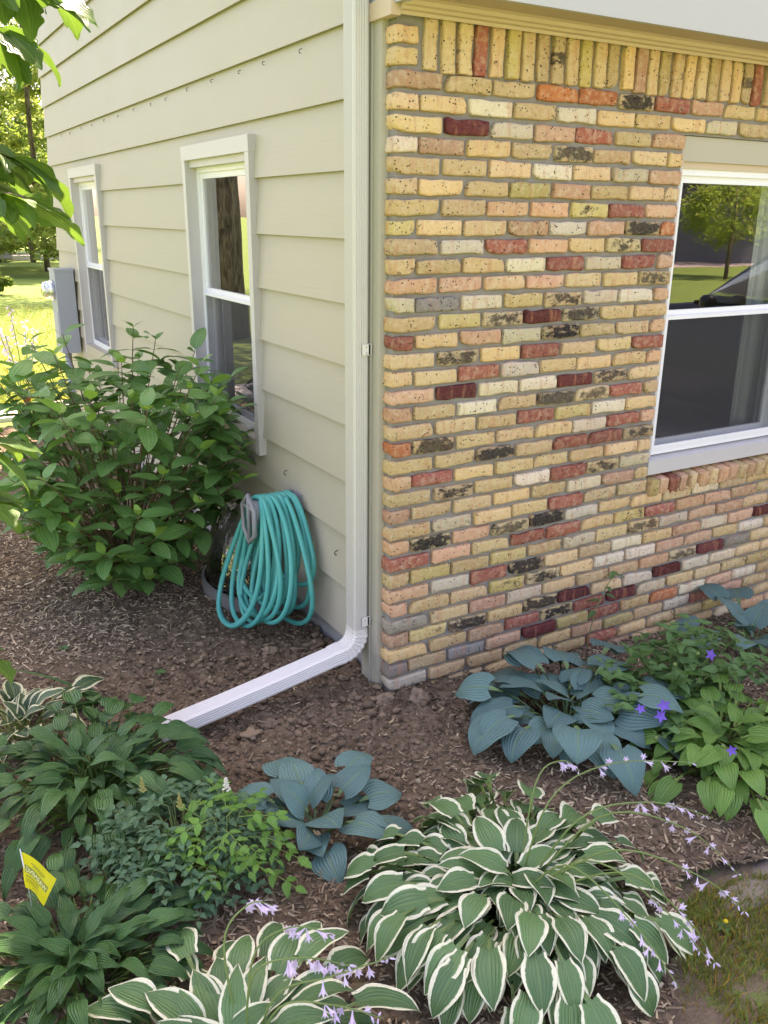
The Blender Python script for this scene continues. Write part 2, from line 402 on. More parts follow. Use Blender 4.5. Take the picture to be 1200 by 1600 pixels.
def axis(fine0, fine1, step, far):
    a = list(np.arange(fine0, fine1+1e-6, step)); d = step; lo = fine0; hi = fine1; L = []; H = []
    while lo > -far: d *= 1.35; lo -= d; L.append(lo)
    d = step
    while hi < far: d *= 1.35; hi += d; H.append(hi)
    return L[::-1]+a+H
xs = axis(-6, 8, .5, 600); ys = axis(-6, 14, .5, 600)
gv = [(x, y, gz(x, y)-.055) for y in ys for x in xs]
nx = len(xs)
gf = [(j*nx+i, j*nx+i+1, (j+1)*nx+i+1, (j+1)*nx+i) for j in range(len(ys)-1) for i in range(nx-1)]
tag(obj('ground', mesh('ground', gv, gf, M['lawn'], True)), 'green lawn stretching away around the house', 'lawn', kind='structure')
# planting bed
st = .022
bx = np.arange(-2.6, 3.4, st); by = np.arange(-2.35, 5.95, st); ids = {}; bv = []; bf = []
def vid(i, j):
    k = (i, j)
    if k not in ids:
        x, y = bx[i], by[j]; ids[k] = len(bv); bv.append((x, y, bedz(x, y)))
    return ids[k]
FINE = lambda x, y: (x < 2.9 and y < 3.2)
for j in range(len(by)-1):
    for i in range(len(bx)-1):
        x, y = bx[i], by[j]
        if not in_bed(x, y): continue
        if FINE(x, y): bf.append((vid(i, j), vid(i+1, j), vid(i+1, j+1), vid(i, j+1)))
        elif i % 4 == 0 and j % 4 == 0 and i+4 < len(bx) and j+4 < len(by):
            bf.append((vid(i, j), vid(i+4, j), vid(i+4, j+4), vid(i, j+4)))
tag(obj('mulch_bed', mesh('mulch_bed', bv, bf, M['soil'], True)), 'brown mulch and dug soil of the planting bed along the house', 'mulch bed', kind='structure')
# wood chips: one uncountable mass
def chips(n, region, seed):
    r = random.Random(seed); v = []; f = []; tint = []
    tones = [(.26, .19, .122), (.33, .245, .155), (.42, .32, .195), (.15, .108, .074), (.52, .42, .28), (.20, .145, .096)]
    while len(f) < n*6:
        x = r.uniform(region[0], region[1]); y = r.uniform(region[2], region[3])
        if not in_bed(x, y) or r.random() < .96*soilness(x, y): continue
        L = r.uniform(.004, .015)*(1 if r.random() < .93 else 1.9); W = r.uniform(.0012, .0042); H = r.uniform(.0008, .0025)
        a = r.uniform(0, 6.28); ti = r.gauss(0, .28); ro = r.gauss(0, .5)
        m = Matrix.Translation((x, y, bedz(x, y)+.004+abs(ti)*L*.5)) @ Matrix.Rotation(a, 4, 'Z') @ Matrix.Rotation(ti, 4, 'Y') @ Matrix.Rotation(ro, 4, 'X')
        b = len(v); k = r.uniform(.5, 1.0)
        for (sx, sy, sz) in ((-1, -1, -1), (1, -k, -1), (1, k, -1), (-1, 1, -1), (-1, -1, 1), (1, -k, 1), (1, k, 1), (-1, 1, 1)):
            v.append(tuple(m @ Vector((sx*L, sy*W, sz*H))))
        f += [tuple(i+b for i in q) for q in BOXF]
        c = r.choice(tones); g = r.uniform(.55, 1.2)
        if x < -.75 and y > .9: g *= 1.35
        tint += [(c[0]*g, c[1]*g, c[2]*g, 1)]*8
    return mesh('wood_chips', v, f, M['chip'], False, tint=tint)
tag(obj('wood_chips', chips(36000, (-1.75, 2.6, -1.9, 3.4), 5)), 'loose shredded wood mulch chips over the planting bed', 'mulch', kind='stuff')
def blob(r, rad, sub=2, amp=.35):
    bm = bmesh.new(); bmesh.ops.create_icosphere(bm, subdivisions=sub, radius=rad); o = r.uniform(0, 90)
    sc = Vector((r.uniform(.8, 1.3), r.uniform(.7, 1.1), r.uniform(.5, .85)))
    for q in bm.verts:
        d = 1+amp*noise.noise(q.co/rad*1.3+Vector((o, o, 0)))+amp*.5*noise.noise(q.co/rad*3.1+Vector((0, o, 0)))
        q.co = Vector((q.co.x*sc.x, q.co.y*sc.y, q.co.z*sc.z))*d
    v = [tuple(q.co) for q in bm.verts]; f = [tuple(q.index for q in p.verts) for p in bm.faces]; bm.free(); return v, f
r = random.Random(11); v = []; f = []; tint = []; cnt = 0
protos = [blob(r, 1.0, 1, .5) for _ in range(8)]
while cnt < 5200:
    x = r.gauss(-.15, .65); y = r.gauss(.15, .6)
    if not in_bed(x, y) or x > 1.6 or r.random() > soilness(x, y)*1.2: continue
    pv, pf = r.choice(protos); s = r.uniform(.003, .010) if r.random() < .90 else r.uniform(.010, .022); a = r.uniform(0, 6.28)
    ca, sa = math.cos(a)*s, math.sin(a)*s; z = bedz(x, y)+s*.25; b = len(v)
    v += [(x+p[0]*ca-p[1]*sa, y+p[0]*sa+p[1]*ca, z+p[2]*s) for p in pv]; f += [tuple(i+b for i in q) for q in pf]
    g = r.uniform(.6, 1.3); tint += [(.22*g, .158*g, .100*g, 1)]*len(pv); cnt += 1
tag(obj('soil_crumbs', mesh('soil_crumbs', v, f, M['clod'], True, tint=tint)), 'loose crumbs of dug brown soil near the house corner', 'soil', kind='stuff')
clods = [(-.03, -.04, .030, 'pale clay clod at the foot of the brick corner'), (-.17, -.02, .026, 'small clay clod left of the brick corner in front of the elbow'),
         (-.50, .03, .038, 'brown clay lump just below the middle of the white extension pipe'), (-.62, -.02, .034, 'rounded stone by the outer half of the extension pipe'),
         (.10, -.09, .034, 'crumbly grey clod against the first brick course'), (.22, -.12, .028, 'grey clod under the blue hosta leaves by the brick wall'),
         (-.28, .62, .036, 'dark clod between the hose coil and the downspout'), (-.08, .52, .034, 'dug lump of soil beside the concrete foundation')]
for i, (x, y, s, lab) in enumerate(clods):
    pv, pf = blob(r, s, 3, .95); g = r.uniform(.6, 1.1)
    o = obj('soil_clod', mesh('soil_clod', pv, pf, M['clod'], True, tint=[(.26*g, .188*g, .122*g, 1)]*len(pv)), None, (x, y, bedz(x, y)+s*.08))
    tag(o, lab, 'clod', 'clods of dug soil')
# dead leaves and twigs on the mulch
v = []; f = []; tint = []
for k in range(150):
    x = r.uniform(-1.6, 2.4); y = r.uniform(-1.6, 2.6)
    if not in_bed(x, y): continue
    z = bedz(x, y)+.008; a = r.uniform(0, 6.28); L = r.uniform(.012, .032); g = r.uniform(.6, 1.3); b = len(v)
    if k % 3:
        for i in range(6):
            t_ = i/5; w = L*.35*math.sin(math.pi*(.08+.84*t_)); cz = z+.25*L*abs(t_-.5)+r.uniform(0, .003)
            for sg in (-1, 1): lx = (t_-.5)*2*L; v.append((x+lx*math.cos(a)-sg*w*math.sin(a), y+lx*math.sin(a)+sg*w*math.cos(a), cz+.3*w*r.uniform(.3, 1)))
        f += [(b+2*i, b+2*i+1, b+2*i+3, b+2*i+2) for i in range(5)]; tint += [(.36*g, .27*g, .16*g, 1)]*12
    else:
        mt_ = MB().tube([(x, y, z), (x+L*1.6*math.cos(a), y+L*1.6*math.sin(a), z+.006), (x+L*3*math.cos(a+.3), y+L*3*math.sin(a+.3), z+.002)], .0016, 5)
        v += mt_.v; f += [tuple(i+b for i in q) for q in mt_.f]; tint += [(.30*g, .22*g, .15*g, 1)]*len(mt_.v)
tag(obj('leaf_litter', mesh('leaf_litter', v, f, M['chip'], False, tint=tint)), 'scattered dead leaves and twigs lying on the mulch', 'leaf litter', kind='stuff')
# concrete strip and far path (ground markings of the yard)
mb = MB(); mb.box(-2.4, .6, 6.35, 7.0, -.3, -.012); tag(mb.build('concrete_walk', M['path']), 'short concrete walk behind the house corner', 'walk', kind='structure')
mb = MB(); mb.box(4.6, 16, 43.0, 45.5, -.3, -.02); tag(mb.build('far_path', M['path']), 'sunlit pale path at the far end of the lawn', 'path', kind='structure')
mb = MB(); mb.box(3.6, 9.5, -24, -.02, -.4, -.05); tag(mb.build('driveway', M['asphalt']), 'pinkish concrete driveway beside the house', 'driveway', kind='structure')
mb = MB(); mb.box(-80, 120, -30, -24, -.4, -.04); tag(mb.build('road', M['asphalt']), 'pale street in front of the house', 'road', kind='structure')
for x, y, s, lab in [(.44, -1.45, .075, 'flat grey edging stone in the lawn border, nearer the big hosta'), (.62, -1.42, .085, 'flat grey edging stone in the lawn border, farther right')]:
    pv, pf = blob(r, s, 2, .25); o = obj('edging_stone', mesh('edging_stone', [(p[0]*1.2, p[1]*.8, p[2]*.35) for p in pv], pf, M['paver'], True), None, (x, y, gz(x, y)-.06)); tag(o, lab, 'stone', 'edging stones')
# grass blades
def grass(n, fn, seed, h0, h1):
    r = random.Random(seed); v = []; f = []; tint = []
    while len(f) < n:
        p = fn(r)
        if p is None: continue
        x, y = p; a = r.uniform(0, 6.28); h = r.uniform(h0, h1); w = r.uniform(.0015, .0032)*(h/.05)**.5; le = r.uniform(.1, .9)*h; a2 = r.uniform(0, 6.28)
        z = gz(x, y)-.056; dx, dy = math.cos(a)*w, math.sin(a)*w; ex, ey = math.cos(a2)*le, math.sin(a2)*le; b = len(v)
        v += [(x-dx, y-dy, z), (x+dx, y+dy, z), (x+dx*.6+ex*.35, y+dy*.6+ey*.35, z+h*.6), (x+ex, y+ey, z+h), (x-dx*.6+ex*.35, y-dy*.6+ey*.35, z+h*.6)]
        f.append((b, b+1, b+2, b+3, b+4)); g = r.uniform(.6, 1.5); yl = r.uniform(.9, 1.7) if r.random() < .8 else 2.6
        tint += [(g*yl, g, g*.8, 1)]*5
    return mesh('lawn_grass', v, f, M['blade'], False, tint=tint)
def near_lawn(r):
    x = r.uniform(-.7, 1.6); y = r.uniform(-2.4, -1.25)
    if in_bed(x, y+.03) or noise.noise((x*3.2, y*3.2, 0))+.55*noise.noise((x*9, y*9, 5)) < -.42+.5*r.random()-.1: return None
    return x, y
tag(obj('lawn_grass', grass(42000, near_lawn, 3, .012, .040)), 'thin patchy lawn grass in the front corner', 'grass', kind='stuff')
def far_lawn(r):
    y = 6.9+ (r.random()**1.6)*12; x = r.uniform(-1.2, .9+ (y-6.9)*.25)
    if x > -.05 and y < 6.3: return None
    return x, y
tag(obj('lawn_grass', grass(26000, far_lawn, 4, .04, .11)), 'sunlit lawn grass beyond the end of the house', 'grass', kind='stuff')

# ================================================================== house
house = tag(empty('house', (0, 0, 0)), 'two-storey house corner with cream lap siding and tumbled yellow brick', 'house')
HX, HY, HT = 9.0, 6.2, 5.0
def holed(mb, a0, a1, z0, z1, holes, put):
    """rectangles a0..a1 x z0..z1 with rectangular holes"""
    cuts = sorted({a0, a1, *[h[0] for h in holes], *[h[1] for h in holes]})
    for i in range(len(cuts)-1):
        m = (cuts[i]+cuts[i+1])/2; zs = [z0]
        for h in sorted((h for h in holes if h[0] < m < h[1]), key=lambda h: h[2]): zs += [h[2], h[3]]
        zs.append(z1)
        for k in range(0, len(zs), 2): put(cuts[i], cuts[i+1], zs[k], zs[k+1])
WIN_L = [(1.235, 2.205), (4.245, 5.215)]; LZ0, LZ1 = .745, 2.245
BX0, BX1, BZ0, BZ1 = 1.415, 2.375, .755, 2.232
LHOLES = [(a+.03, b-.03, LZ0+.03, LZ1-.03) for a, b in WIN_L]
mb = MB(); holed(mb, .10, HY, .09, HT, LHOLES, lambda a, b, c, d: mb.box(.022, .13, a, b, c, d))
swall = mb.build('siding_wall', M['siding'], house)
mb = MB(); mb.box(.03, .2, .095, HY-.01, -.5, .10); mb.build('foundation', M['concrete'], house)
# lap siding boards, cut round the two windows
E_, Z0 = .24377, 1.57293
def board(y0, y1, zb, zt):
    z_lap = zt+.022; zk = Z0+math.floor((zb-Z0)/E_+1e-6)*E_
    def xo(z): return -.013+ (z-zk)/(E_+.02)*.022      # proud at the butt, tucked under above
    t = .010
    v = [(xo(zb), y0, zb), (xo(zb), y1, zb), (xo(z_lap), y1, z_lap), (xo(z_lap), y0, z_lap),
         (xo(zb)+t, y0, zb), (xo(zb)+t, y1, zb), (xo(z_lap)+t, y1, z_lap), (xo(z_lap)+t, y0, z_lap)]
    f = [(0, 3, 2, 1), (4, 5, 6, 7), (0, 1, 5, 4), (1, 2, 6, 5), (2, 3, 7, 6), (3, 0, 4, 7)]
    return v, [q[::-1] for q in f]
for k in range(-6, 14):
    zb = Z0+k*E_; zt = zb+E_
    segs = []
    cover = [(a, b) for a, b in WIN_L if zt > LZ0+.01 and zb < LZ1-.01]
    if not cover: segs = [(.175, HY, zb, zt)]
    else:
        y = .175
        for a, b in cover:
            segs.append((y, a+.012, zb, zt))
            if zb < LZ0-.01: segs.append((a+.012, b-.012, zb, LZ0+.006-.022))
            if zt > LZ1+.01: segs.append((a+.012, b-.012, LZ1-.006, zt))
            y = b-.012
        segs.append((y, HY, zb, zt))
    for (y0, y1, a, b) in segs:
        v, f = board(y0, y1, a, b); obj('siding_board', mesh('siding_board', v, f, M['siding']), swall)
# small screw hooks left in a row under a lap line
hk = MB(); hk.tube([(0, 0, .008), (-.012, 0, .006), (-.018, 0, -.002), (-.014, 0, -.012), (-.006, 0, -.012)], .0022, 6)
hkm = hk.mesh('screw_hook', M['dark'], True)
for y in [.72, 1.08, 1.393, 1.736, 2.10, 2.46, 2.82, 3.18, 3.55, 3.93, 4.32, 4.70, 5.09, 5.455]:
    obj('screw_hook', hkm, swall, (-.005, y+rnd.uniform(-.03, .03), 2.516+rnd.uniform(-.006, .006)), (rnd.uniform(-.5, .5), 0, rnd.uniform(-1.0, 1.0)), (.75,)*3)
for (y, z) in [(.42, .50), (.95, .73)]: obj('screw_hook', hkm, swall, (-.012, y, z))
mb = MB(); mb.box(-.014, .03, .066, .118, -.02, 2.545); mb.box(-.022, .03, .121, .185, -.02, 2.548); mb.build('corner_board', M['beige'], house)
# ------------------------------------------------ brickwork
CP, BL = .0677, .2032
mb = MB()
holed(mb, .0145, HX, -.45, 2.53, [(BX0, BX1, BZ0-.03, BZ1)], lambda a, b, c, d: mb.box(a, b, .019, .10, c, d))
bwall = mb.build('brick_wall', M['mortar'], house)
COLS = {'t': (.66, .455, .225), 'w': (.70, .575, .39), 'p': (.60, .345, .20), 'r': (.36, .115, .075), 'd': (.145, .036, .032),
        'o': (.56, .185, .07), 'y': (.56, .43, .165), 'g': (.30, .27, .215), 'k': (.50, .37, .19)}
ROWS = {2: 'pttookrptt', 3: 'ttwtwtttwt', 4: 'tdwprtp', 5: 'wpttkttt', 6: 'tttwtwp', 7: 'tttypttt', 8: 'ttppyrp', 9: 'yttpwpko', 10: 'twrptkr',
        11: 'tttwrwrp', 12: 'ppptpttk'[:1]+'ptpttk', 13: 'wgwykwwp', 14: 'tykdktt', 15: 'rtpwkttp', 16: 'tktrttr', 17: 'ttrwtttp', 18: 'pdwwdkt', 19: 'ptwtkkrt',
        20: 'tttrywt', 21: 'oktttwrp', 22: 'ttktrrk', 23: 'prtttttt', 24: 'tktwrkw', 25: 'pttttwpt', 26: 'twttrtt', 27: 'pkpkkwtttwtt', 28: 'rptrrtyrppp',
        29: 'tytytwtkwppt', 30: 'pwrkttwtpwpd', 31: 'pttyktwwpptw', 32: 'gtpwtttpkdgt', 33: 'pyktkdtwdwwt', 34: 'ttprkrdwttky', 35: 'gtgpdyrtowpw', 36: 'wttttpytwrpt'}
def jit(c, r, a=.22):
    g = r.uniform(1-a, 1+a); return (c[0]*g*r.uniform(.95, 1.05), c[1]*g, c[2]*g*r.uniform(.9, 1.1))
def brick_shape(r, L, D, H, seg=2):
    bm = bmesh.new(); bmesh.ops.create_cube(bm, size=1.0)
    for q in bm.verts: q.co = Vector((q.co.x*L, q.co.y*D, q.co.z*H))
    bmesh.ops.subdivide_edges(bm, edges=[e for e in bm.edges if abs(e.verts[0].co.x-e.verts[1].co.x) > .5*L], cuts=3)
    bmesh.ops.subdivide_edges(bm, edges=[e for e in bm.edges if abs(e.verts[0].co.z-e.verts[1].co.z) > .5*H], cuts=1)
    es = [e for e in bm.edges if len(e.link_faces) == 2 and e.calc_face_angle(0) > 1]
    bmesh.ops.bevel(bm, geom=es, offset=.0078, segments=seg, affect='EDGES', profile=.6)
    o = Vector((r.uniform(0, 99), r.uniform(0, 99), 0))
    for q in bm.verts:
        n = noise.noise_vector(q.co*24+o)*.0052+noise.noise_vector(q.co*70+o)*.0026
        q.co += Vector((n.x, n.y*.7, n.z))
    if r.random() < .5:                                   # a knocked-off corner
        cx, cz = r.choice((-1, 1))*L/2, r.choice((-1, 1))*H/2
        for q in bm.verts:
            d = math.hypot(q.co.x-cx, q.co.z-cz)
            if d < .020: q.co.x -= math.copysign((.020-d)*.5, cx); q.co.z -= math.copysign((.020-d)*.35, cz)
    v = [tuple(q.co) for q in bm.verts]; bm.verts.index_update(); f = [tuple(q.index for q in p.verts) for p in bm.faces]; bm.free(); return v, f
rb = random.Random(21)
GAP, BH = .0150, CP-.0150
STR = [mesh('brick', *brick_shape(rb, BL-GAP, .092, BH), M['brick'], True) for _ in range(14)]
HDR = [mesh('brick', *brick_shape(rb, .0985-GAP, .092, BH), M['brick'], True) for _ in range(6)]
CHDR = [mesh('brick', *brick_shape(rb, .0985-GAP/2, .092, BH), M['brick'], True) for _ in range(6)]
SOLD = [mesh('soldier_brick', *[(lambda s: ([(q[2], q[1], q[0]) for q in s[0]], [p[::-1] for p in s[1]]))(brick_shape(rb, .166, .092, BH))][0], M['brick'], True) for _ in range(8)]
SILL = [mesh('sill_brick', *[(lambda s: ([(q[2], q[0], q[1]) for q in s[0]], s[1]))(brick_shape(rb, .135, .078, BH+.004))][0], M['brick'], True) for _ in range(5)]
LOW = [brick_shape(rb, BL-GAP, .092, BH, 1) for _ in range(5)]; LOWH = [brick_shape(rb, .0985-GAP, .092, BH, 1) for _ in range(3)]
cand = []
for idx in range(0, 42):
    zc = (37-idx-.5)*CP; hdr = idx % 2 == 1
    x = 0.0; k = 0
    if idx < 2:
        cand.append((idx, 0, .0985/2-GAP/4, zc, .0985, 'C')); continue
    # corner piece then stretchers; window opening from rows 4..25
    while x < HX:
        if k == 0: w = .0985 if hdr else .2016
        else: w = BL
        x1 = x+w
        if 4 <= idx <= 25:
            if x < BX0-.02 and x1 > BX0-.02:                       # closer against the jamb
                w = (BX0-.008)-x+GAP/2; x1 = x+w
                if w > .05: cand.append((idx, k, x+w/2, zc, w, 'J'))
                x = BX1+.012; k += 100; continue
        if idx == 26 and x1 > BX0 and x < BX1:
            if x < BX0-.05: cand.append((idx, k, (x+BX0)/2, zc, BX0-x, 'J'))
            x = BX1+.03; k += 100; continue
        cand.append((idx, k, (x+x1)/2, zc, w, 'C' if k == 0 and hdr else ('S' if w > .15 else 'H')))
        x = x1; k += 1
def vis_key(c):
    idx, k, x, z, w, t = c
    lim = 1.95+(2.3-z)*.225
    s = x if x < lim-.06 else 50+x
    if idx > 36: s += 10
    return s
cand.sort(key=vis_key)
fv = []; ff = []; ft = []
for n_, (idx, k, x, z, w, t) in enumerate(cand):
    row = ROWS.get(idx, ''); ch = row[k] if k < len(row) else rb.choice('tttttwwpptrtttyw')
    c = jit(COLS[ch], rb); al = rb.uniform(.55, 1.0) if ch == 'k' else (rb.uniform(.1, .3) if ch in 'yg' and rb.random() < .5 else 0.0)
    dz = rb.gauss(0, .0012); y = .046+rb.gauss(0, .0022); ry = rb.gauss(0, .006); sx = 1.0
    if t == 'J':
        big = w > .15; sx = (w-GAP)/((BL if big else .0985)-GAP); me = rb.choice(STR if big else HDR); low = rb.choice(LOW if big else LOWH)
    else:
        me = rb.choice(CHDR if t == 'C' else (STR if t == 'S' else HDR)); low = rb.choice(LOW if t == 'S' else LOWH); 
    if k == 0 and t == 'S': x += -.004
    if n_ < 300:
        o = obj('brick', me, bwall, (x, y, z+dz), (rb.gauss(0, .01), ry, rb.gauss(0, .006)+(math.pi if rb.random() < .5 else 0)), (sx, 1, rb.uniform(.96, 1.04)))
        o.color = (*c, al)
    else:
        b = len(fv); fv += [(x+q[0]*sx, y+q[1], z+q[2]) for q in low[0]]; ff += [tuple(i+b for i in p) for p in low[1]]; ft += [(*c, al)]*len(low[0])
tag(obj('brick_run', mesh('brick_run', fv, ff, M['brick_far'], True, tint=ft), bwall), kind='stuff')
SC = 'tttrtytt'+'ktytttptttt'+'ttttkrtrtt'
for i in range(125):
    x = .143+i*.0697
    o = obj('soldier_brick', rb.choice(SOLD), bwall, (x, .046+rb.gauss(0, .003), 2.449+rb.gauss(0, .003)), (0, rb.gauss(0, .018), rb.choice((0, math.pi))), (1, 1, rb.uniform(.96, 1.02)))
    ch = SC[i] if i < len(SC) else rb.choice('tttyprk'); o.color = (*jit(COLS[ch], rb), .6 if ch == 'k' else (.12 if rb.random() < .2 else 0))
    if x > HX-.1: break
SS = 'yprptptpptpttp'
for i in range(14):
    x = BX0+.03+i*.0695
    o = obj('sill_brick', rb.choice(SILL), bwall, (x, .052+rb.gauss(0, .003), .701+rb.gauss(0, .002)), (R(8)+rb.gauss(0, .02), 0, rb.gauss(0, .02)))
    o.color = (*jit(COLS['r' if i == 2 else SS[i]], rb), 0)
mb = MB(); mb.box(BX0-.01, BX1+.03, .012, .12, .61, .725); mb.build('sill_mortar', M['mortar'], bwall)
# moulding, soffit and the overhanging upper storey
OY = -.245
prof = [(0.0, 2.522), (-.012, 2.520), (-.016, 2.530), (-.030, 2.533), (-.034, 2.541), (-.046, 2.545), (-.050, 2.556), (-.062, 2.561), (-.062, 2.575), (.02, 2.575)]
mb = MB(); mb.sweep([(a, b) for a, b in prof], [((.004, -.008, 0), (0, 1, 0), (0, 0, 1), 1), ((HX, -.008, 0), (0, 1, 0), (0, 0, 1), 1)])
mb.build('crown_moulding', M['crown'], house)
mb = MB(); mb.box(-.03, .006, -.02, .13, 2.515, 2.57); mb.build('moulding_return', M['crown'], house)
mb = MB(); mb.box(.015, HX, OY+.018, .1, 2.562, 2.60); mb.build('soffit', M['soffit'], house)
mb = MB(); mb.box(.0155, HX+.01, OY, OY+.018, 2.548, HT); mb.box(-.018, .015, OY, .19, 2.549, HT); mb.build('upper_panel', M['panel'], house)
mb = MB(); mb.box(.13, HX, .1, .2, -.3, .24); mb.box(.1, HX, HY-.15, HY, -.3, HT); mb.box(HX-.15, HX, -.2, HY-.15, -.3, HT)
mb.box(.0235, .135, OY+.02, .1, 2.61, HT); mb.build('hidden_wall', M['siding'], house)
mb = MB(); mb.box(.131, HX-.15, .1005, HY-.15, 2.62, 2.75); mb.build('ceiling', M['plaster'], house)
mb = MB(); mb.box(.131, HX-.15, .2005, HY-.15, .10, .22); mb.build('room_floor', M['floorin'], house)
mb = MB(); mb.box(.131, 3.8, 3.1, 3.2, .2205, 2.6195); mb.box(3.8, 3.9, .21, HY-.15, .2205, 2.6195); mb.build('partition', M['plaster'], house)
EV = .42
rx0, rx1, ry0, ry1 = -EV, HX+EV, OY-EV, HY+EV; ym = (ry0+ry1)/2; rid = HT+1.7
mb = MB(); mb.add([(rx0, ry0, HT), (rx1, ry0, HT), (rx1, ry1, HT), (rx0, ry1, HT), (rx0+2.6, ym, rid), (rx1-2.6, ym, rid)], [(0, 3, 2, 1), (0, 1, 5, 4), (1, 2, 5), (2, 3, 4, 5), (3, 0, 4)])
mb.build('roof', M['roof'], house)

# ------------------------------------------------ windows
def wall_window(name, loc, rz, W, zb, zt, style):
    w = empty(name, loc, rz, house)
    P = lambda n, b, m: b.build(n, m, w)
    zm = 1.492
    if style == 'side':
        h0 = zt-.072
        P('casing_board', MB().box(0, .048, -.036, .05, zb, h0), M['trim']); P('casing_board', MB().box(W-.048, W, -.036, .05, zb, h0), M['trim'])
        P('head_casing', MB().box(-.004, W+.004, -.038, .05, h0, zt), M['trim'])
        P('sill', MB().box(.048, W-.048, -.034, .05, zb, zb+.075), M['siding'])
        x0, x1, z0, z1 = .048, W-.048, zb+.075, h0; yf = .028
        P('stop', MB().box(x0, x1, -.012, .10, z1-.035, z1), M['trim'])
        z1 -= .035
    else:
        P('head_casing', MB().box(.004, W-.004, .030, .10, zt-.100, zt-.002), M['siding'])
        P('stop', MB().box(.014, W-.014, .042, .10, zt-.128, zt-.100), M['crown'])
        b = MB(); b.add([(.004, .016, zb), (W-.004, .016, zb), (W-.004, .016, zb+.066), (.004, .016, zb+.066), (.004, .10, zb), (W-.004, .10, zb), (W-.004, .10, zb+.086), (.004, .10, zb+.086)],
                        [(0, 1, 2, 3), (3, 2, 6, 7), (0, 3, 7, 4), (1, 5, 6, 2), (4, 7, 6, 5), (0, 4, 5, 1)]); P('sill', b, M['trim'])
        P('casing_board', MB().box(.003, .016, .022, .10, zb+.086, zt-.1), M['trim']); P('casing_board', MB().box(W-.016, W-.003, .022, .10, zb+.086, zt-.1), M['trim'])
        x0, x1, z0, z1 = .016, W-.016, zb+.086, zt-.128; yf = .050
    f = P('frame', MB().ring(x0, x1, z0, z1, .026, yf, yf+.075), M['vinyl'])
    a0, a1, c0, c1 = x0+.026, x1-.026, z0+.026, z1-.026
    P('upper_sash', MB().ring(a0, a1, zm-.012, c1, .030, yf+.012, yf+.034), M['vinyl'])
    P('lower_sash', MB().ring(a0, a1, c0, zm+.012, .034, yf+.040, yf+.062), M['vinyl'])
    P('screen_frame', MB().ring(a0+.001, a1-.001, c0+.001, zm-.006, .017, yf-.004, yf+.008), M['vinyl'])
    q = lambda n, u0, u1, v0, v1, y, m: P(n, MB().add([(u0, y, v0), (u1, y, v0), (u1, y, v1), (u0, y, v1)], [(0, 1, 2, 3)]), m)
    q('pane', a0+.03, a1-.03, zm+.018, c1-.03, yf+.022, M['glass']); q('pane', a0+.034, a1-.034, c0+.034, zm-.022, yf+.050, M['glass'])
    q('screen', a0+.018, a1-.018, c0+.018, zm-.023, yf+.003, M['screen'])
    # sheer curtain pulled to one side
    n = 18; cw = .17 if style != 'side' else .22; cx = (a1-cw+.03) if style != 'side' else a1-.40; cv = []; cf = []
    for i in range(n+1):
        u = cx+cw*i/n; y = yf+.15+.022*math.sin(i*1.9)+.008*math.sin(i*.7)
        cv += [(u, y, z0+.01), (u+.004*math.sin(i), y+.006, z1-.01)]
    cf = [(2*i, 2*i+2, 2*i+3, 2*i+1) for i in range(n)]
    obj('curtain', mesh('curtain', cv, cf, M['curtain'], True), w)
    return w
for a, b in WIN_L: wall_window('window', (-.0, b, 0), R(-90), b-a, LZ0, LZ1, 'side')
wall_window('window', (BX0, 0, 0), 0, BX1-BX0, BZ0, BZ1, 'brick')

# ------------------------------------------------ downspout
ds = tag(empty('downspout', (-.06, .16, .1)), 'white ribbed metal downspout with an elbow and extension pipe at the house corner', 'downspout')
def spout_prof(wx, wy):
    """rectangular pipe, shallow ribs on the faces"""
    p = []
    def side(p0, p1, nrm, ribs, depth):
        L = math.hypot(p1[0]-p0[0], p1[1]-p0[1]); n = ribs*4
        for i in range(n):
            s = i/n; ph = (i % 4); d = -depth if ph in (2, 3) and 0 < i < n-2 else 0.0
            p.append((p0[0]+(p1[0]-p0[0])*s+nrm[0]*d, p0[1]+(p1[1]-p0[1])*s+nrm[1]*d))
    a, b, c = wx/2, wy/2, .006
    side((-a+c, -b), (a-c, -b), (0, -1), 5, .0022); side((a, -b+c), (a, b-c), (1, 0), 8, .0032)
    side((a-c, b), (-a+c, b), (0, 1), 5, .0022); side((-a, b-c), (-a, -b+c), (-1, 0), 8, .0032)
    return p
PR = spout_prof(.062, .082)
X, Y, Zv = Vector((1, 0, 0)), Vector((0, 1, 0)), Vector((0, 0, 1))
loc = Vector((-.06, .16, .1))
def fr(x, y, z, ang, k=1.0):       # ang 0 = running straight down; 90 = running along -X
    c, s = math.cos(ang), math.sin(ang)
    return (Vector((x, y, z))-loc, X*c+Zv*-s*-1*-1 if False else Vector((c, 0, -s)), Y, k)
zt_, zb_ = HT-.02, .262
MB().sweep(PR, [fr(-.06, .16, zt_, 0), fr(-.06, .16, 1.42, 0), fr(-.06, .16, zb_-.03, 0)]).build('pipe', M['spout'], ds)
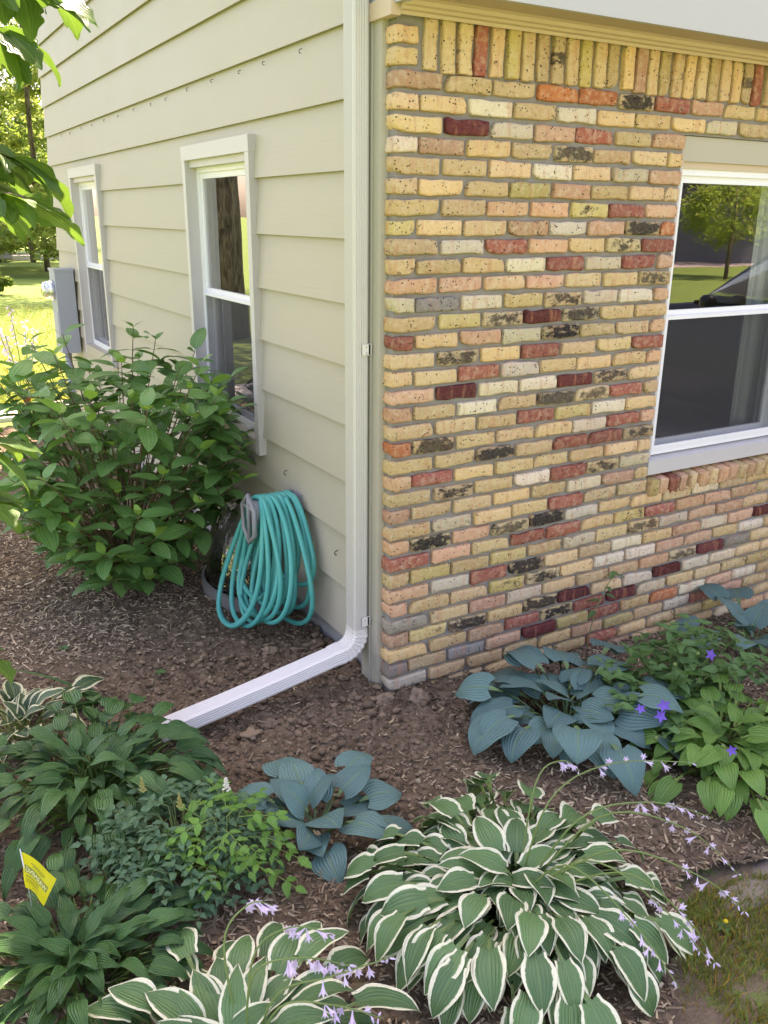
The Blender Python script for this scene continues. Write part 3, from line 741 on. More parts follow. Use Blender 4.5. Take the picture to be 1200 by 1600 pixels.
# elbow: bends from down to out-and-slightly-down along -X
END = R(82); Rb = .085; frs = [fr(-.06, .16, zb_, 0, 1.035)]
n = 26
for i in range(n+1):
    a = END*i/n; cx, cz = -.06-Rb, zb_-.02
    px = cx+Rb*math.cos(a); pz = cz-Rb*math.sin(a)
    frs.append(fr(px, .16, pz, a, 1.035+(.065 if (i//2) % 2 else 0)))
dirv = Vector((-math.sin(END), 0, -math.cos(END)))
ex, ez = frs[-1][0].x+loc.x, frs[-1][0].z+loc.z
frs.append(fr(ex+dirv.x*.05, .16, ez+dirv.z*.05, END, 1.035))
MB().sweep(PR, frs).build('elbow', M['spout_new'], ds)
LEN = .80
bx_ = [fr(ex+dirv.x*t, .16-.035*t, ez+dirv.z*t-.008*math.sin(t*3), END) for t in (.02, .3, .55, LEN)]
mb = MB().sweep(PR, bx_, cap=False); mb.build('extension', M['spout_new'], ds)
for z in (1.425, .30):
    m = MB(); m.box(-.096, -.0905, .121, .196, z-.008, z+.008) if False else None
    m.box(-.034, -.026, .112, .1165, z-.022, z+.022); m.box(-.060, -.022, .1120, .1155, z-.020, z+.020)
    o = m.build('strap', M['spout_new'], ds, loc=-loc)
for p in [(-.045, .1115, 1.437), (-.045, .1115, 1.413), (-.045, .1115, .31)]:
    m = MB(); m.lathe([(0, -.003), (.0035, -.002), (.0035, .001), (0, .001)], 8); m.build('screw', M['steel'], ds, True, Vector(p)-loc, (R(90), 0, 0))
# ------------------------------------------------ meter
me_ = tag(empty('electric_meter', (-.11, 5.62, .70)), 'tall grey electric meter box on the siding past the far window', 'meter')
b = MB().box(-.072, .088, -.13, .13, .0, .72); o = b.build('box', M['grey_metal'], me_); bv_ = o
MB().box(-.078, .09, -.136, .136, .715, .735).build('cap', M['grey_metal'], me_)
MB().lathe([(.0, .10), (.05, .10), (.072, .085), (.08, .03), (.088, .03), (.088, .0), (.0, .0)], 20).build('meter_dial', M['clear'], me_, True, (-.072, 0, .55), (0, R(-90), 0))
MB().lathe([(.0, .06), (.066, .06), (.07, .0)], 20).build('dial_plate', M['vinyl'], me_, True, (-.073, 0, .55), (0, R(-90), 0))
MB().tube([(0, .02, .0), (0, .02, -.8)], .03, 12).build('conduit', M['grey_metal'], me_, True)
MB().box(-.077, -.072, -.09, .09, .06, .36).build('door_panel', M['grey_metal'], me_)
# ------------------------------------------------ hose on hanger
hh = tag(empty('hose_hanger', (-.02, .84, .60)), 'grey plastic hose hanger fixed low on the siding', 'hanger')
m = MB(); pts = []
for k in range(6):
    a = R(90+k*60); pts.append((-.24, .080*math.cos(a), .115*math.sin(a)-.035))
m.tube(pts, .012, 6, closed=True); m.tube([pts[0], (-.24, 0, -.02), pts[3]], .009, 6); m.tube([pts[1], pts[5]], .008, 6)
m.build('front_rim', M['hanger'], hh, True)
m = MB(); m.lathe([(.062, 0), (.058, .03), (.055, .21), (.06, .225), (.0, .225)], 14); m.build('drum', M['hanger'], hh, True, (-.0, 0, -.005), (0, R(-90), 0))
m = MB(); m.box(-.003, .018, -.05, .05, -.10, .06); m.build('back_plate', M['hanger'], hh)
rh = random.Random(5); H = []
def loop(x, a_l, a_r, zb, out, tw, ph):
    """one hanging turn of hose, from the drum top down and back"""
    P = []
    for i in range(40):
        t = 2*math.pi*i/40; s = math.sin(t); c = math.cos(t)
        z = zb+(.665-zb)*(.5+.5*c); low = (.5-.5*c)
        wid = (a_l if s > 0 else a_r)*(abs(s)**.85)*math.copysign(1, s)*(1 if True else 0)
        y = .84+wid*(.55+.55*low)+tw*low
        xx = x-out*low**1.5-.03*s*low
        P.append((xx+.004*math.sin(3*t+ph), y, z))
    return P
for i in range(13):
    x = -.055-.013*i+rh.uniform(-.006, .006); u = i/11
    H.append(loop(x, rh.uniform(.08, .19), rh.uniform(.16, .30), rh.uniform(.045, .17)+.10*(1-u)*rh.random(), .03+.14*u*rh.random(), rh.uniform(-.03, .05), rh.uniform(0, 6)))
H.append(loop(-.20, .22, .16, .03, .17, .06, 1)); H.append(loop(-.215, .20, .17, .032, .16, .05, 2)); H.append(loop(-.10, .15, .34, .05, .02, -.03, 2.5))
# joined into one continuous line
line = []
for k, L_ in enumerate(H):
    line += [Vector(p) for p in L_]
sm = []
for i in range(len(line)):
    a = line[max(i-1, 0)]; b = line[i]; c = line[min(i+1, len(line)-1)]; sm.append((a+b*2+c)/4)
for p in sm: p.z = max(p.z, bedz(p.x, p.y)+.012)
hs = MB().tube(sm, .0118, 10).build('garden_hose', M['hose'], None, True)
tag(hs, 'turquoise garden hose coiled in hanging loops on the siding', 'hose')
# ------------------------------------------------ clear window-well cover behind the hose
wc = tag(empty('window_well_cover', (-.03, 1.30, 0)), 'clear plastic bubble cover on a grey ring behind the hose', 'cover')
n = 18; ring = []
m = MB()
for (rr, zz) in [(.30, -.05), (.305, .07), (.29, .075)]: ring.append([(-rr*math.sin(math.pi*k/n)*1.0-.0, rr*1.25*math.cos(math.pi*k/n), zz) for k in range(n+1)])
v = sum(ring, []); f = [(j*(n+1)+k, j*(n+1)+k+1, (j+1)*(n+1)+k+1, (j+1)*(n+1)+k) for j in range(2) for k in range(n)]
m.add(v, f); m.build('well_ring', M['base_grey'], wc)
v = []; rows = 7
for j in range(rows+1):
    t = j/rows; rr = .275*math.cos(t*1.25)**.8; zz = .075+.40*math.sin(t*1.5)
    for k in range(n+1):
        g = math.pi*k/n; fl = 1+.03*((k//3) % 2)
        v.append((-rr*math.sin(g)*fl, rr*1.25*math.cos(g)*fl, zz))
f = [(j*(n+1)+k, j*(n+1)+k+1, (j+1)*(n+1)+k+1, (j+1)*(n+1)+k) for j in range(rows) for k in range(n)]
obj('bubble', mesh('bubble', v, f, M['clear']), wc)

# ================================================================== plants
def leaf_mesh(name, mat, L, W, P=.0, th=(70, 20, -40), a=.6, pw=.85, heart=0.0, fold=.18, cup=0.0, wave=.0, lobes=0, nx=8, ny=12, petw=.0035, bend=0.0, seed=0):
    """a blade on its petiole: starts at the origin, runs out along +X, bows from th[0] to th[2] degrees"""
    r = random.Random(seed); th0, th1, th2 = (R(q) for q in th)
    pos = Vector((0, 0, 0)); v = []; f = []; uv = []
    npet = 5 if P > 0 else 0
    yaw = 0.0
    def dirn(th_, yw): return Vector((math.cos(th_)*math.cos(yw), math.cos(th_)*math.sin(yw), math.sin(th_)))
    for i in range(npet):
        s = i/npet; th_ = th0+(th1-th0)*s**1.3; d = dirn(th_, 0); nrm = Vector((-math.sin(th_), 0, math.cos(th_)))
        w = petw*(1.5-.6*s)
        for (yy, zz) in ((-w, .5*w), (0, -.8*w), (w, .5*w)):
            v.append(tuple(pos+Vector((0, yy, 0))+nrm*zz)); uv.append((.5, -.2))
        pos = pos+d*(P/npet)
    for i in range(npet-1):
        for k in range(2): f.append((i*3+k, (i+1)*3+k, (i+1)*3+k+1, i*3+k+1))
    b0 = len(v); centre = []; fr_ = []
    for j in range(ny+1):
        t = j/ny; th_ = th1+(th2-th1)*t**1.1; yw = bend*t
        centre.append(pos.copy()); d = dirn(th_, yw); lat = Vector((-math.sin(yw), math.cos(yw), 0)); fr_.append((d, lat, d.cross(lat)))
        pos = pos+d*(L/ny)
    ph = r.uniform(0, 6.28); ph2 = r.uniform(0, 6.28)
    for j in range(ny+1):
        t = j/ny; w = W/2*max(.012, math.sin(math.pi*min(1, max(.0, t))**a))**pw if 0 < t < 1 else W/2*.03
        if t == 0 and heart > 0: w = W/2*.62
        if lobes: w *= 1+.17*math.sin(lobes*2*math.pi*t+ph)*min(1, 3*t)*(1 if t < .95 else 0)
        d, lat, nrm = fr_[j]
        for i in range(nx+1):
            u = 2*i/nx-1; au = abs(u)
            back = heart*L*(au**1.4)*(1-t)**4
            p = centre[j]-d*back+lat*(u*w)+nrm*(fold*au*w-cup*(au**2)*w+wave*W*math.sin(9*t+ph+(1.3 if u > 0 else 0))*au**2)
            v.append(tuple(p)); uv.append((i/nx, t))
    for j in range(ny):
        for i in range(nx):
            q = b0+j*(nx+1)+i; f.append((q, q+1, q+nx+2, q+nx+1))
    if npet:
        f.append((b0-3, b0-2, b0+nx//2, b0+nx//2-1)); f.append((b0-2, b0-1, b0+nx//2+1, b0+nx//2))
    return mesh(name, v, f, mat, True, uv=uv)
GA = 2.399963
def bell(mat):
    v = []; f = []; n = 12
    for (rr, z) in [(.0015, 0), (.0025, .010), (.004, .020), (.0085, .034)]:
        for k in range(n): g = 2*math.pi*k/n; v.append((rr*math.cos(g), rr*math.sin(g), z))
    for k in range(n):
        g = 2*math.pi*k/n; pk = k % 2 == 0; rr, z = (.019, .048) if pk else (.010, .036); v.append((rr*math.cos(g), rr*math.sin(g), z))
    for j in range(4):
        for k in range(n): k2 = (k+1) % n; f.append((j*n+k, j*n+k2, (j+1)*n+k2, (j+1)*n+k))
    return mesh('flower', v, f, mat, True)
BELL = bell(M['lav'])
BUD = MB().lathe([(.0, 0), (.003, .003), (.0045, .012), (.003, .022), (.0, .026)], 8).mesh('flower_bud', M['lav'], True)
def stalk(parent, base, pts, r, nfl=8, scale=1.0):
    """arching hosta flower stalk with bells hanging near its end"""
    P = []
    ctrl = [Vector(base)]+[Vector(p) for p in pts]
    for i in range(len(ctrl)-1):
        a, b = ctrl[i], ctrl[i+1]; a0 = ctrl[max(i-1, 0)]; b1 = ctrl[min(i+2, len(ctrl)-1)]
        for s in range(6):
            t = s/6; P.append(.5*((2*a)+(-a0+b)*t+(2*a0-5*a+4*b-b1)*t*t+(-a0+3*a-3*b+b1)*t**3))
    P.append(ctrl[-1]); m = len(P)
    s_ = MB().tube(P, [.0032-.0019*i/m for i in range(m)], 6).build('flower_stalk', M['stem'], parent, True)
    for k in range(nfl):
        u = .62+.38*(k/max(1, nfl-1)); i = min(m-2, int(u*(m-1))); p = P[i]; t = (P[i+1]-P[max(0, i-1)]).normalized()
        d = (t*.35+Vector((r.uniform(-1, 1), r.uniform(-1, 1), r.uniform(-1.3, .0))))
        d.normalize(); q = Vector((0, 0, 1)).rotation_difference(d).to_euler()
        bud = k > nfl*.62
        sc = scale*(r.uniform(.75, 1.1))
        obj('flower_bud' if bud else 'flower', BUD if bud else BELL, s_, p+d*.003, q, (sc, sc, sc))
    return s_
def hosta(loc, n, L, W, P, mat, label, group, seed, heart=.0, a=.62, pw=.85, spread=.05, fold=.2, wave=.02, cup=.0, elev=(84, 42), mid=(58, 4), tipa=(8, -62), cone=1.0, squash=(1, 1), nx=8, ny=11, sector=None):
    r = random.Random(seed); x, y = loc
    h = tag(empty('hosta', (x, y, bedz(x, y)-.01)), label, 'hosta', group); back_ = L*.42
    nv = 9; vars_ = []
    for k in range(nv):
        u = k/(nv-1); u2 = u+r.uniform(-.06, .06)
        lerp = lambda p: p[0]+(p[1]-p[0])*u2
        vars_.append(leaf_mesh('leaf', mat, L*r.uniform(.9, 1.08), W*r.uniform(.9, 1.08), P*(.72+.42*u), (lerp(elev), lerp(mid), lerp(tipa)), a, pw, heart, fold, cup, wave, 0, nx, ny, .0030, r.uniform(-.25, .25), seed*31+k))
    for k in range(n):
        u = (k+.5)/n; vi = min(nv-1, max(0, int(u*nv+r.uniform(-.8, .8)))); az = k*GA+r.uniform(-.22, .22)
        if sector and r.random() < .7:
            az = sector[0]+(((az-sector[0]+math.pi) % (2*math.pi))-math.pi)*sector[1]
        s = r.uniform(.78, 1.15)*(1.0-.12*(1-u)); rr = spread*math.sqrt(u)
        rr -= back_*(1-u)**2.0*r.uniform(.3, 1.2)
        o = obj('leaf', vars_[vi], h, (rr*math.cos(az)*squash[0], rr*math.sin(az)*squash[1], r.uniform(-.01, .02)), (r.gauss(0, .20), r.gauss(0, .13), az), (s, s*r.uniform(.9, 1.1), s))
    return h
# big cream-edged hosta in front
hv = hosta((-.31, -1.22), 300, .130, .084, .275, M['hosta_var'], 'large cream-edged variegated hosta mound in the front centre, drooping lilac flower stalks', 'hostas in the bed', 1, spread=.14, a=.64, heart=.05, elev=(89, 56), mid=(24, -34), tipa=(-26, -88), wave=.035)
rs = random.Random(3)
for pts in [[(.14, -.10, .40), (.36, -.16, .42), (.56, -.22, .33)], [(.10, -.02, .42), (.34, -.02, .47), (.62, -.12, .44)], [(.16, -.2, .36), (.36, -.34, .30), (.50, -.42, .16)],
            [(.08, -.2, .36), (.20, -.36, .28), (.30, -.46, .12)], [(.12, .06, .42), (.24, .08, .45), (.30, .06, .40)], [(.15, -.25, .33), (.28, -.38, .22), (.36, -.44, .06)],
            [(.0, -.2, .38), (.06, -.38, .32), (.12, -.5, .18)], [(.20, -.12, .40), (.42, -.24, .36), (.58, -.34, .18)]]:
    stalk(hv, (.02, 0, .05), [(a*.95, b, c*.92) for a, b, c in pts], rs, 10, .62)
# cream-edged hosta at the bottom edge
hb = hosta((-1.17, -1.31), 85, .140, .082, .20, M['hosta_var'], 'smaller cream-edged hosta at the bottom of the picture with open lilac bells', 'hostas in the bed', 2, spread=.09, a=.62, heart=.06, elev=(86, 50), mid=(40, 4), tipa=(0, -52), wave=.04)
for pts in [[(.08, .02, .34), (.18, .0, .42), (.27, -.06, .40)], [(.05, -.05, .36), (.16, -.08, .40), (.30, -.12, .33)], [(.10, -.08, .30), (.24, -.12, .33), (.42, -.12, .30)],
            [(.02, .06, .38), (.10, .08, .47), (.16, .06, .45)], [(.10, -.1, .28), (.22, -.16, .28), (.34, -.2, .2)]]:
    stalk(hb, (.02, -.02, .05), [(a*.9, b*.9+.04, c*.82) for a, b, c in pts], rs, 10, .72)
# blue hostas
hosta((.50, -.55), 52, .165, .158, .30, M['hosta_blue'], 'large blue-grey hosta against the brick wall right of the corner', 'hostas in the bed', 3, heart=.16, a=.47, pw=.72, spread=.09, fold=.12, cup=.10, elev=(82, 48), mid=(26, -14), tipa=(-20, -80), wave=.02)
hosta((-.63, -.60), 20, .135, .130, .17, M['hosta_blue'], 'small sparse blue-grey hosta between the downspout and the big mound', 'hostas in the bed', 4, heart=.16, a=.47, pw=.72, spread=.05, fold=.12, cup=.10, elev=(80, 38), mid=(50, 2), tipa=(10, -50), wave=.012)
hosta((1.86, -.36), 18, .17, .15, .26, M['hosta_blue'], 'blue-grey hosta at the right edge below the brick window', 'hostas in the bed', 5, heart=.14, a=.47, pw=.72, spread=.06, fold=.12, cup=.08, elev=(80, 42), mid=(50, 2), tipa=(6, -50))
# plain green hostas
hosta((-1.22, -.12), 240, .120, .054, .25, M['hosta_green'], 'dark green lance-leaved hosta mound at the mouth of the extension pipe', 'hostas in the bed', 6, spread=.13, a=.56, fold=.25, wave=.035, elev=(89, 46), mid=(34, -8), tipa=(-16, -72))
hosta((-1.42, -.84), 180, .112, .048, .19, M['hosta_green'], 'dark green glossy hosta beside the yellow flag, lower left', 'hostas in the bed', 7, spread=.10, a=.56, fold=.26, wave=.04, elev=(89, 44), mid=(40, 4), tipa=(-8, -62))
hosta((.90, -.96), 170, .115, .078, .25, M['hosta_lime'], 'bright mid-green hosta at the right edge beyond the blue hosta', 'hostas in the bed', 8, spread=.12, a=.50, pw=.8, fold=.16, wave=.03, heart=.08, elev=(89, 40), mid=(26, -10), tipa=(-24, -80))
hosta((-1.38, .44), 44, .125, .075, .17, M['hosta_var2'], 'dark hosta with broad cream margins at the left edge of the bed', 'hostas in the bed', 9, spread=.07, a=.58, heart=.06, fold=.2, wave=.04, elev=(84, 44), mid=(50, 6), tipa=(10, -50))
# daylily
dl = tag(empty('daylily', (-1.04, .52, bedz(-1.04, .52))), 'few strap-shaped green daylily leaves leaning over the cream-edged hosta', 'daylily')
for k, (az, L_, e) in enumerate([(150, .42, 38), (165, .34, 26), (172, .36, 14), (185, .30, 10), (140, .22, 30), (158, .40, 22), (195, .26, 24), (120, .18, 40)]):
    obj('leaf', leaf_mesh('leaf', M['strap'], L_, .022, 0, (e, e, e-38), .35, .6, fold=.5, nx=4, ny=12, seed=k), dl, (rnd.uniform(-.015, .015), rnd.uniform(-.015, .015), 0), (0, 0, R(az)))

# ------------------------------------------------ hydrangea
def shrub_leaf(mat, L, seed): return leaf_mesh('leaf', mat, L, L*.56, L*.10, (30, 10, -24), .74, .72, fold=.12, wave=.02, nx=6, ny=8, petw=.0016, seed=seed)
hy = tag(empty('hydrangea_shrub', (-.63, 1.66, bedz(-.63, 1.66))), 'large leafy green hydrangea shrub in front of the side windows', 'shrub')
HL = [shrub_leaf(M['hyd'], l, i) for i, l in enumerate((.11, .13, .145, .155, .165))]; HN = [shrub_leaf(M['hyd_new'], l, i+9) for i, l in enumerate((.06, .08, .10))]
rr_ = random.Random(12); stems = MB(); parts = []; rest = []
tips = []
for k in range(130):
    u = (k+.5)/130; az = k*GA+rr_.uniform(-.15, .15); zf = .06+.94*u**.85
    prof_r = (.17+.47*math.sin(math.pi*min(1, zf*.66+.06)))*(1 if zf < .85 else 1-.7*(zf-.85))
    q = rr_.uniform(.74, 1.13)
    tips.append(Vector((prof_r*q*math.cos(az)*1.0, prof_r*q*math.sin(az)*1.05, .06+1.12*zf*rr_.uniform(.88, 1.10))))
tips += [Vector((-.20, .10, 1.33)), Vector((.12, .0, 1.36)), Vector((.26, -.28, 1.20)), Vector((.40, -.30, 1.10)), Vector((-.34, .2, 1.30)), Vector((.0, -.2, 1.22)), Vector((.44, -.46, .98)), Vector((.50, -.40, .84)), Vector((.46, -.52, .66)), Vector((.48, -.30, 1.0)), Vector((.36, -.5, 1.08)), Vector((-.30, -.2, 1.28)), Vector((-.52, .0, 1.12))]
for ti, tp in enumerate(tips):
    b = Vector((rr_.uniform(-.06, .06), rr_.uniform(-.06, .06), 0)); mid_ = Vector((tp.x*.45, tp.y*.45, tp.z*.62))
    P = [b*(1-t)**2+mid_*2*t*(1-t)+tp*t*t for t in [i/7 for i in range(8)]]
    stems.tube(P, [.0065-.0045*i/7 for i in range(8)], 5)
    out = Vector((tp.x, tp.y, 0)); oa = math.atan2(tp.y, tp.x)
    axis_ = (P[-1]-P[-3]).normalized()
    nodes = 4
    for nd in range(nodes):
        pt = tp-axis_*(.055*nd); base_az = oa+nd*math.pi/2+rr_.uniform(-.3, .3)
        for s in (0, 1):
            az = base_az+s*math.pi+rr_.uniform(-.35, .35)
            young = nd == 0 and rr_.random() < .8
            me = rr_.choice(HN if young else HL[:3] if nd == 0 else HL)
            tilt = rr_.uniform(.0, .5)-(.85 if nd == 0 else .35 if nd == 1 else 0)
            parts.append((pt.length*.0+rr_.random()*.2-(1 if nd < 2 else 0)-(pt.x*-.35-pt.y*.8)*.9, me, pt, (rr_.gauss(0, .25), tilt, az), rr_.uniform(.8, 1.15)))
parts.sort(key=lambda q: q[0])
lv = []; lf = []; luv = []
for i, (_, me, pt, ro, s) in enumerate(parts):
    if i < 300: obj('leaf', me, hy, pt, ro, (s, s, s))
    else: rest.append((me, pt, ro, s))
from mathutils import Euler
for _ in range(380):
    az = rr_.uniform(0, 6.28); z = rr_.uniform(.12, 1.15); q = rr_.uniform(.2, .90)*(.17+.47*math.sin(math.pi*min(1, z/1.25*.66+.06)))
    rest.append((rr_.choice(HL), Vector((q*math.cos(az), q*math.sin(az), z)), (rr_.gauss(0, .3), rr_.uniform(-.2, .5), rr_.uniform(0, 6.28)), rr_.uniform(.7, 1.05)))
cache = {}
for me, pt, ro, s in rest:
    if me.name not in cache:
        u_ = [None]*len(me.vertices); ud = me.uv_layers[0].data
        for lp in me.loops: u_[lp.vertex_index] = tuple(ud[lp.index].uv)
        cache[me.name] = ([Vector(q.co) for q in me.vertices], [tuple(p.vertices) for p in me.polygons], u_)
    V_, F_, U_ = cache[me.name]; mt = Matrix.Translation(pt) @ Euler(ro).to_matrix().to_4x4() @ Matrix.Scale(s, 4); b = len(lv)
    lv += [tuple(mt @ q) for q in V_]; lf += [tuple(i+b for i in p) for p in F_]; luv += U_
tag(obj('foliage', mesh('foliage', lv, lf, M['hyd'], True, uv=luv), hy), kind='stuff')
stems.build('stems', M['rstem'], hy, True)

# ------------------------------------------------ small leafy plants
def compound(mat, n, L, seed):
    """a divided leaf: pairs of toothed leaflets on a thin stalk"""
    r = random.Random(seed); base = leaf_mesh('leaflet', mat, L, L*.55, .0, (8, 4, -30), .62, .85, fold=.2, wave=.03, lobes=3, nx=4, ny=7, seed=seed)
    V_ = [Vector(q.co) for q in base.vertices]; F_ = [tuple(p.vertices) for p in base.polygons]; U_ = [None]*len(V_)
    for lp in base.loops: U_[lp.vertex_index] = tuple(base.uv_layers[0].data[lp.index].uv)
    v = []; f = []; uv = []; length = L*1.25*(n//2)
    mb = MB(); mb.tube([(0, 0, 0), (length*.5, 0, .12*length), (length, 0, .06*length)], .0011, 4); v += mb.v; f += mb.f; uv += [(.5, -.2)]*len(mb.v)
    spots = [(length, 0, .06*length, 0)]
    for k in range(n//2):
        s = .38+.55*k/max(1, n//2-.5)
        for sg in (-1, 1): spots.append((length*s, 0, .11*length, sg*R(62)))
    for (x, y, z, az) in spots:
        s = r.uniform(.75, 1.1); mt = Matrix.Translation((x, y, z)) @ Matrix.Rotation(az+r.uniform(-.2, .2), 4, 'Z') @ Matrix.Rotation(r.uniform(-.2, .3), 4, 'Y') @ Matrix.Rotation(r.gauss(0, .3), 4, 'X') @ Matrix.Scale(s, 4)
        b = len(v); v += [tuple(mt @ q) for q in V_]; f += [tuple(i+b for i in p) for p in F_]; uv += U_
    bpy.data.meshes.remove(base)
    return mesh('leaf', v, f, mat, True, uv=uv)
def clump(name, label, cat, loc, mat, n, L, rad, hgt, seed, lobed=4, extra=None):
    r = random.Random(seed); e = tag(empty(name, (loc[0], loc[1], bedz(*loc))), label, cat)
    vs_ = [compound(mat, lobed, L*r.uniform(.85, 1.15), seed*7+i) for i in range(6)]; st_ = MB()
    for k in range(n):
        u = (k+.5)/n; az = k*GA+r.uniform(-.3, .3); q = rad*math.sqrt(u)*r.uniform(.6, 1.0); z = hgt*(1-.62*u)*r.uniform(.55, 1.05)
        p = Vector((q*math.cos(az), q*math.sin(az), max(.02, z)))
        s = r.uniform(.75, 1.15); obj('leaf', r.choice(vs_), e, p, (r.gauss(0, .2), r.uniform(-.25, .35), az+r.uniform(-.6, .6)), (s, s, s))
        if k % 2 == 0: st_.tube([(p.x*.15, p.y*.15, 0), (p.x*.6, p.y*.6, p.z*.7), tuple(p)], .0014, 4)
    st_.build('stems', M['stem'], e, True); return e
ast = clump('astilbe', 'low dark blue-green astilbe clump between the green hostas', 'astilbe', (-1.07, -.58), M['astilbe'], 250, .034, .25, .22, 1)
for (x, y, z) in [(-.08, .06, .27), (.0, -.04, .25)]:
    m = MB(); rq = random.Random(4)
    for k in range(26):
        t = k/26; a = k*GA; m.tube([(0, 0, .05*t), (.012*(1-t)*math.cos(a), .012*(1-t)*math.sin(a), .05*t+.006)], .002, 4)
    m.build('flower_plume', petal('straw_plume', (.45, .42, .12), (.55, .5, .2)), ast, False, (x, y, z))
lime = clump('leafy_perennial', 'bright lime-green leafy sprigs rising out of the dark astilbe', 'perennial', (-.96, -.68), M['astlime'], 46, .040, .13, .26, 2)
m = MB(); rq = random.Random(6)
for k in range(22):
    a = k*GA; t = k/22; m.lathe([(0, 0), (.005, .003), (0, .007)], 6, (.010*(1-t)*math.cos(a), .010*(1-t)*math.sin(a), .045*t))
m.build('flower_cluster', M['white_fl'], lime, False, (.03, .05, .27))
# balloon flower plant
bp = tag(empty('balloon_flower', (.95, -.66, bedz(.95, -.66))), 'sprawling green balloon flower plant with violet star flowers', 'balloon flower')
rbp = random.Random(9); BLF = [leaf_mesh('leaf', M['balloon'], l, l*.46, .0, (25, 10, -25), .62, .85, fold=.2, wave=.03, lobes=0, nx=4, ny=7, seed=i) for i, l in enumerate((.058, .070, .085))]
stems = MB(); cnt = 0
ends = [(-.42, -.10, .26), (-.34, .02, .30), (-.30, -.30, .22), (-.16, .10, .34), (-.12, -.14, .33), (.0, -.02, .38), (.08, .12, .36), (.12, -.18, .32), (.22, .0, .36), (.30, .12, .34), (.34, -.14, .28), (.42, .0, .30), (.50, .14, .28), (.02, .2, .32), (.2, .22, .32), (.38, .26, .28), (-.22, .18, .26), (.56, -.08, .24)]
for (x, y, z) in ends:
    b = Vector((x*.2, y*.2, 0)); tp = Vector((x, y, z)); md = Vector((x*.45, y*.45, z*.95)); P = [b*(1-t)**2+md*2*t*(1-t)+tp*t*t for t in [i/9 for i in range(10)]]
    stems.tube(P, [.0028-.0016*i/9 for i in range(10)], 5)
    for k in range(15):
        u = .30+.70*k/14; i = min(8, int(u*9)); p = P[i].lerp(P[i+1], u*9-i); s = rbp.uniform(.8, 1.2)*(1-.3*(u > .9)); cnt += 1
        if cnt <= 290: obj('leaf', rbp.choice(BLF), bp, p, (rbp.gauss(0, .3), rbp.uniform(-.4, .3), k*GA+rbp.uniform(-.3, .3)), (s, s, s))
stems.build('stems', M['stem'], bp, True)
bv2 = []; bf2 = []; bu2 = []
V0 = [Vector(q.co) for q in BLF[1].vertices]; F0 = [tuple(p.vertices) for p in BLF[1].polygons]; U0 = [None]*len(V0)
for lp in BLF[1].loops: U0[lp.vertex_index] = tuple(BLF[1].uv_layers[0].data[lp.index].uv)
for k in range(420):
    x, y, z = rbp.choice(ends); u = rbp.uniform(.3, 1); p = Vector((x*u+rbp.gauss(0, .04), y*u+rbp.gauss(0, .04), z*min(1, u*1.15)*rbp.uniform(.55, 1.0)))
    mt = Matrix.Translation(p) @ Euler((rbp.gauss(0, .3), rbp.uniform(-.3, .4), rbp.uniform(0, 6.28))).to_matrix().to_4x4() @ Matrix.Scale(rbp.uniform(.7, 1.15), 4); b = len(bv2)
    bv2 += [tuple(mt @ q) for q in V0]; bf2 += [tuple(i+b for i in q) for q in F0]; bu2 += U0
tag(obj('foliage', mesh('foliage', bv2, bf2, M['balloon'], True, uv=bu2), bp), kind='stuff')
def star(mat):
    v = [(0, 0, 0)]; f = []
    for k in range(10):
        g = math.pi*k/5; rr, z = (.030, .012) if k % 2 == 0 else (.014, .007); v.append((rr*math.cos(g), rr*math.sin(g), z))
    for k in range(10): f.append((0, 1+k, 1+(k+1) % 10))
    return mesh('flower', v, f, mat, True)
STAR = star(M['violet'])
for (x, y, z, s) in [(-.40, -.20, .30, .7), (-.36, -.26, .29, .85), (-.33, -.24, .315, .95), (.06, -.12, .36, .9), (-.22, -.46, .22, .75)]:
    d = (Vector((CAM.x-x-.92, CAM.y-y+.6, .9)).normalized()+Vector((rbp.gauss(0, .3), rbp.gauss(0, .3), 0))).normalized()
    obj('flower', STAR, bp, (x, y, z), Vector((0, 0, 1)).rotation_difference(d).to_euler(), (s, s, s))
    MB().tube([(x*.7, y*.7, z*.8), (x, y, z)], .0014, 5).build('flower_stem', M['stem'], bp, True)
for (x, y, z) in [(-.42, -.30, .24), (-.10, -.08, .34), (.0, -.1, .37), (-.24, -.44, .23)]:
    MB().lathe([(0, -.008), (.006, -.005), (.008, .002), (.004, .008), (0, .010)], 10).build('flower_bud', M['stem'], bp, True, (x, y, z))
# thin vine against the bricks
vn = tag(empty('vine_seedling', (1.02, -.10, bedz(1.02, -.1))), 'single thin vine shoot climbing in front of the brick wall', 'vine')
P = [(0, 0, 0), (.01, .01, .12), (.06, .03, .24), (.13, .05, .33), (.20, .06, .40)]
MB().tube(P, .0022, 5).build('stem', M['stem'], vn, True)
for (x, y, z, az) in [(.06, .03, .24, 200), (.09, .04, .28, 120), (.14, .05, .34, 250), (.18, .05, .38, 80), (.20, .06, .40, 200), (.12, .04, .31, 300), (.19, .05, .39, 320)]:
    obj('leaf', rbp.choice(BLF), vn, (x, y, z), (0, .2, R(az)), (.8, .8, .8))
# small weeds
for i, (x, y, lab) in enumerate([(-1.10, 1.05, 'tiny green weed in the mulch left of the shrub foot'), (-.78, .62, 'tiny green weed in the bare mulch in front of the shrub'), (.25, -1.52, 'tiny weed with a yellow bloom at the lawn edge')]):
    w = tag(empty('weed', (x, y, bedz(x, y) if in_bed(x, y) else gz(x, y)-.05)), lab, 'weed')
    for k in range(6): obj('leaf', BLF[0], w, (0, 0, .006), (0, -.3, k*1.05+i), (.55, .55, .55))
    if i == 2: MB().lathe([(0, .0), (.008, .002), (.006, .006), (0, .007)], 8).build('flower', petal('yellow_petal', (.8, .6, .02), (.9, .7, .05)), w, True, (0, 0, .03))
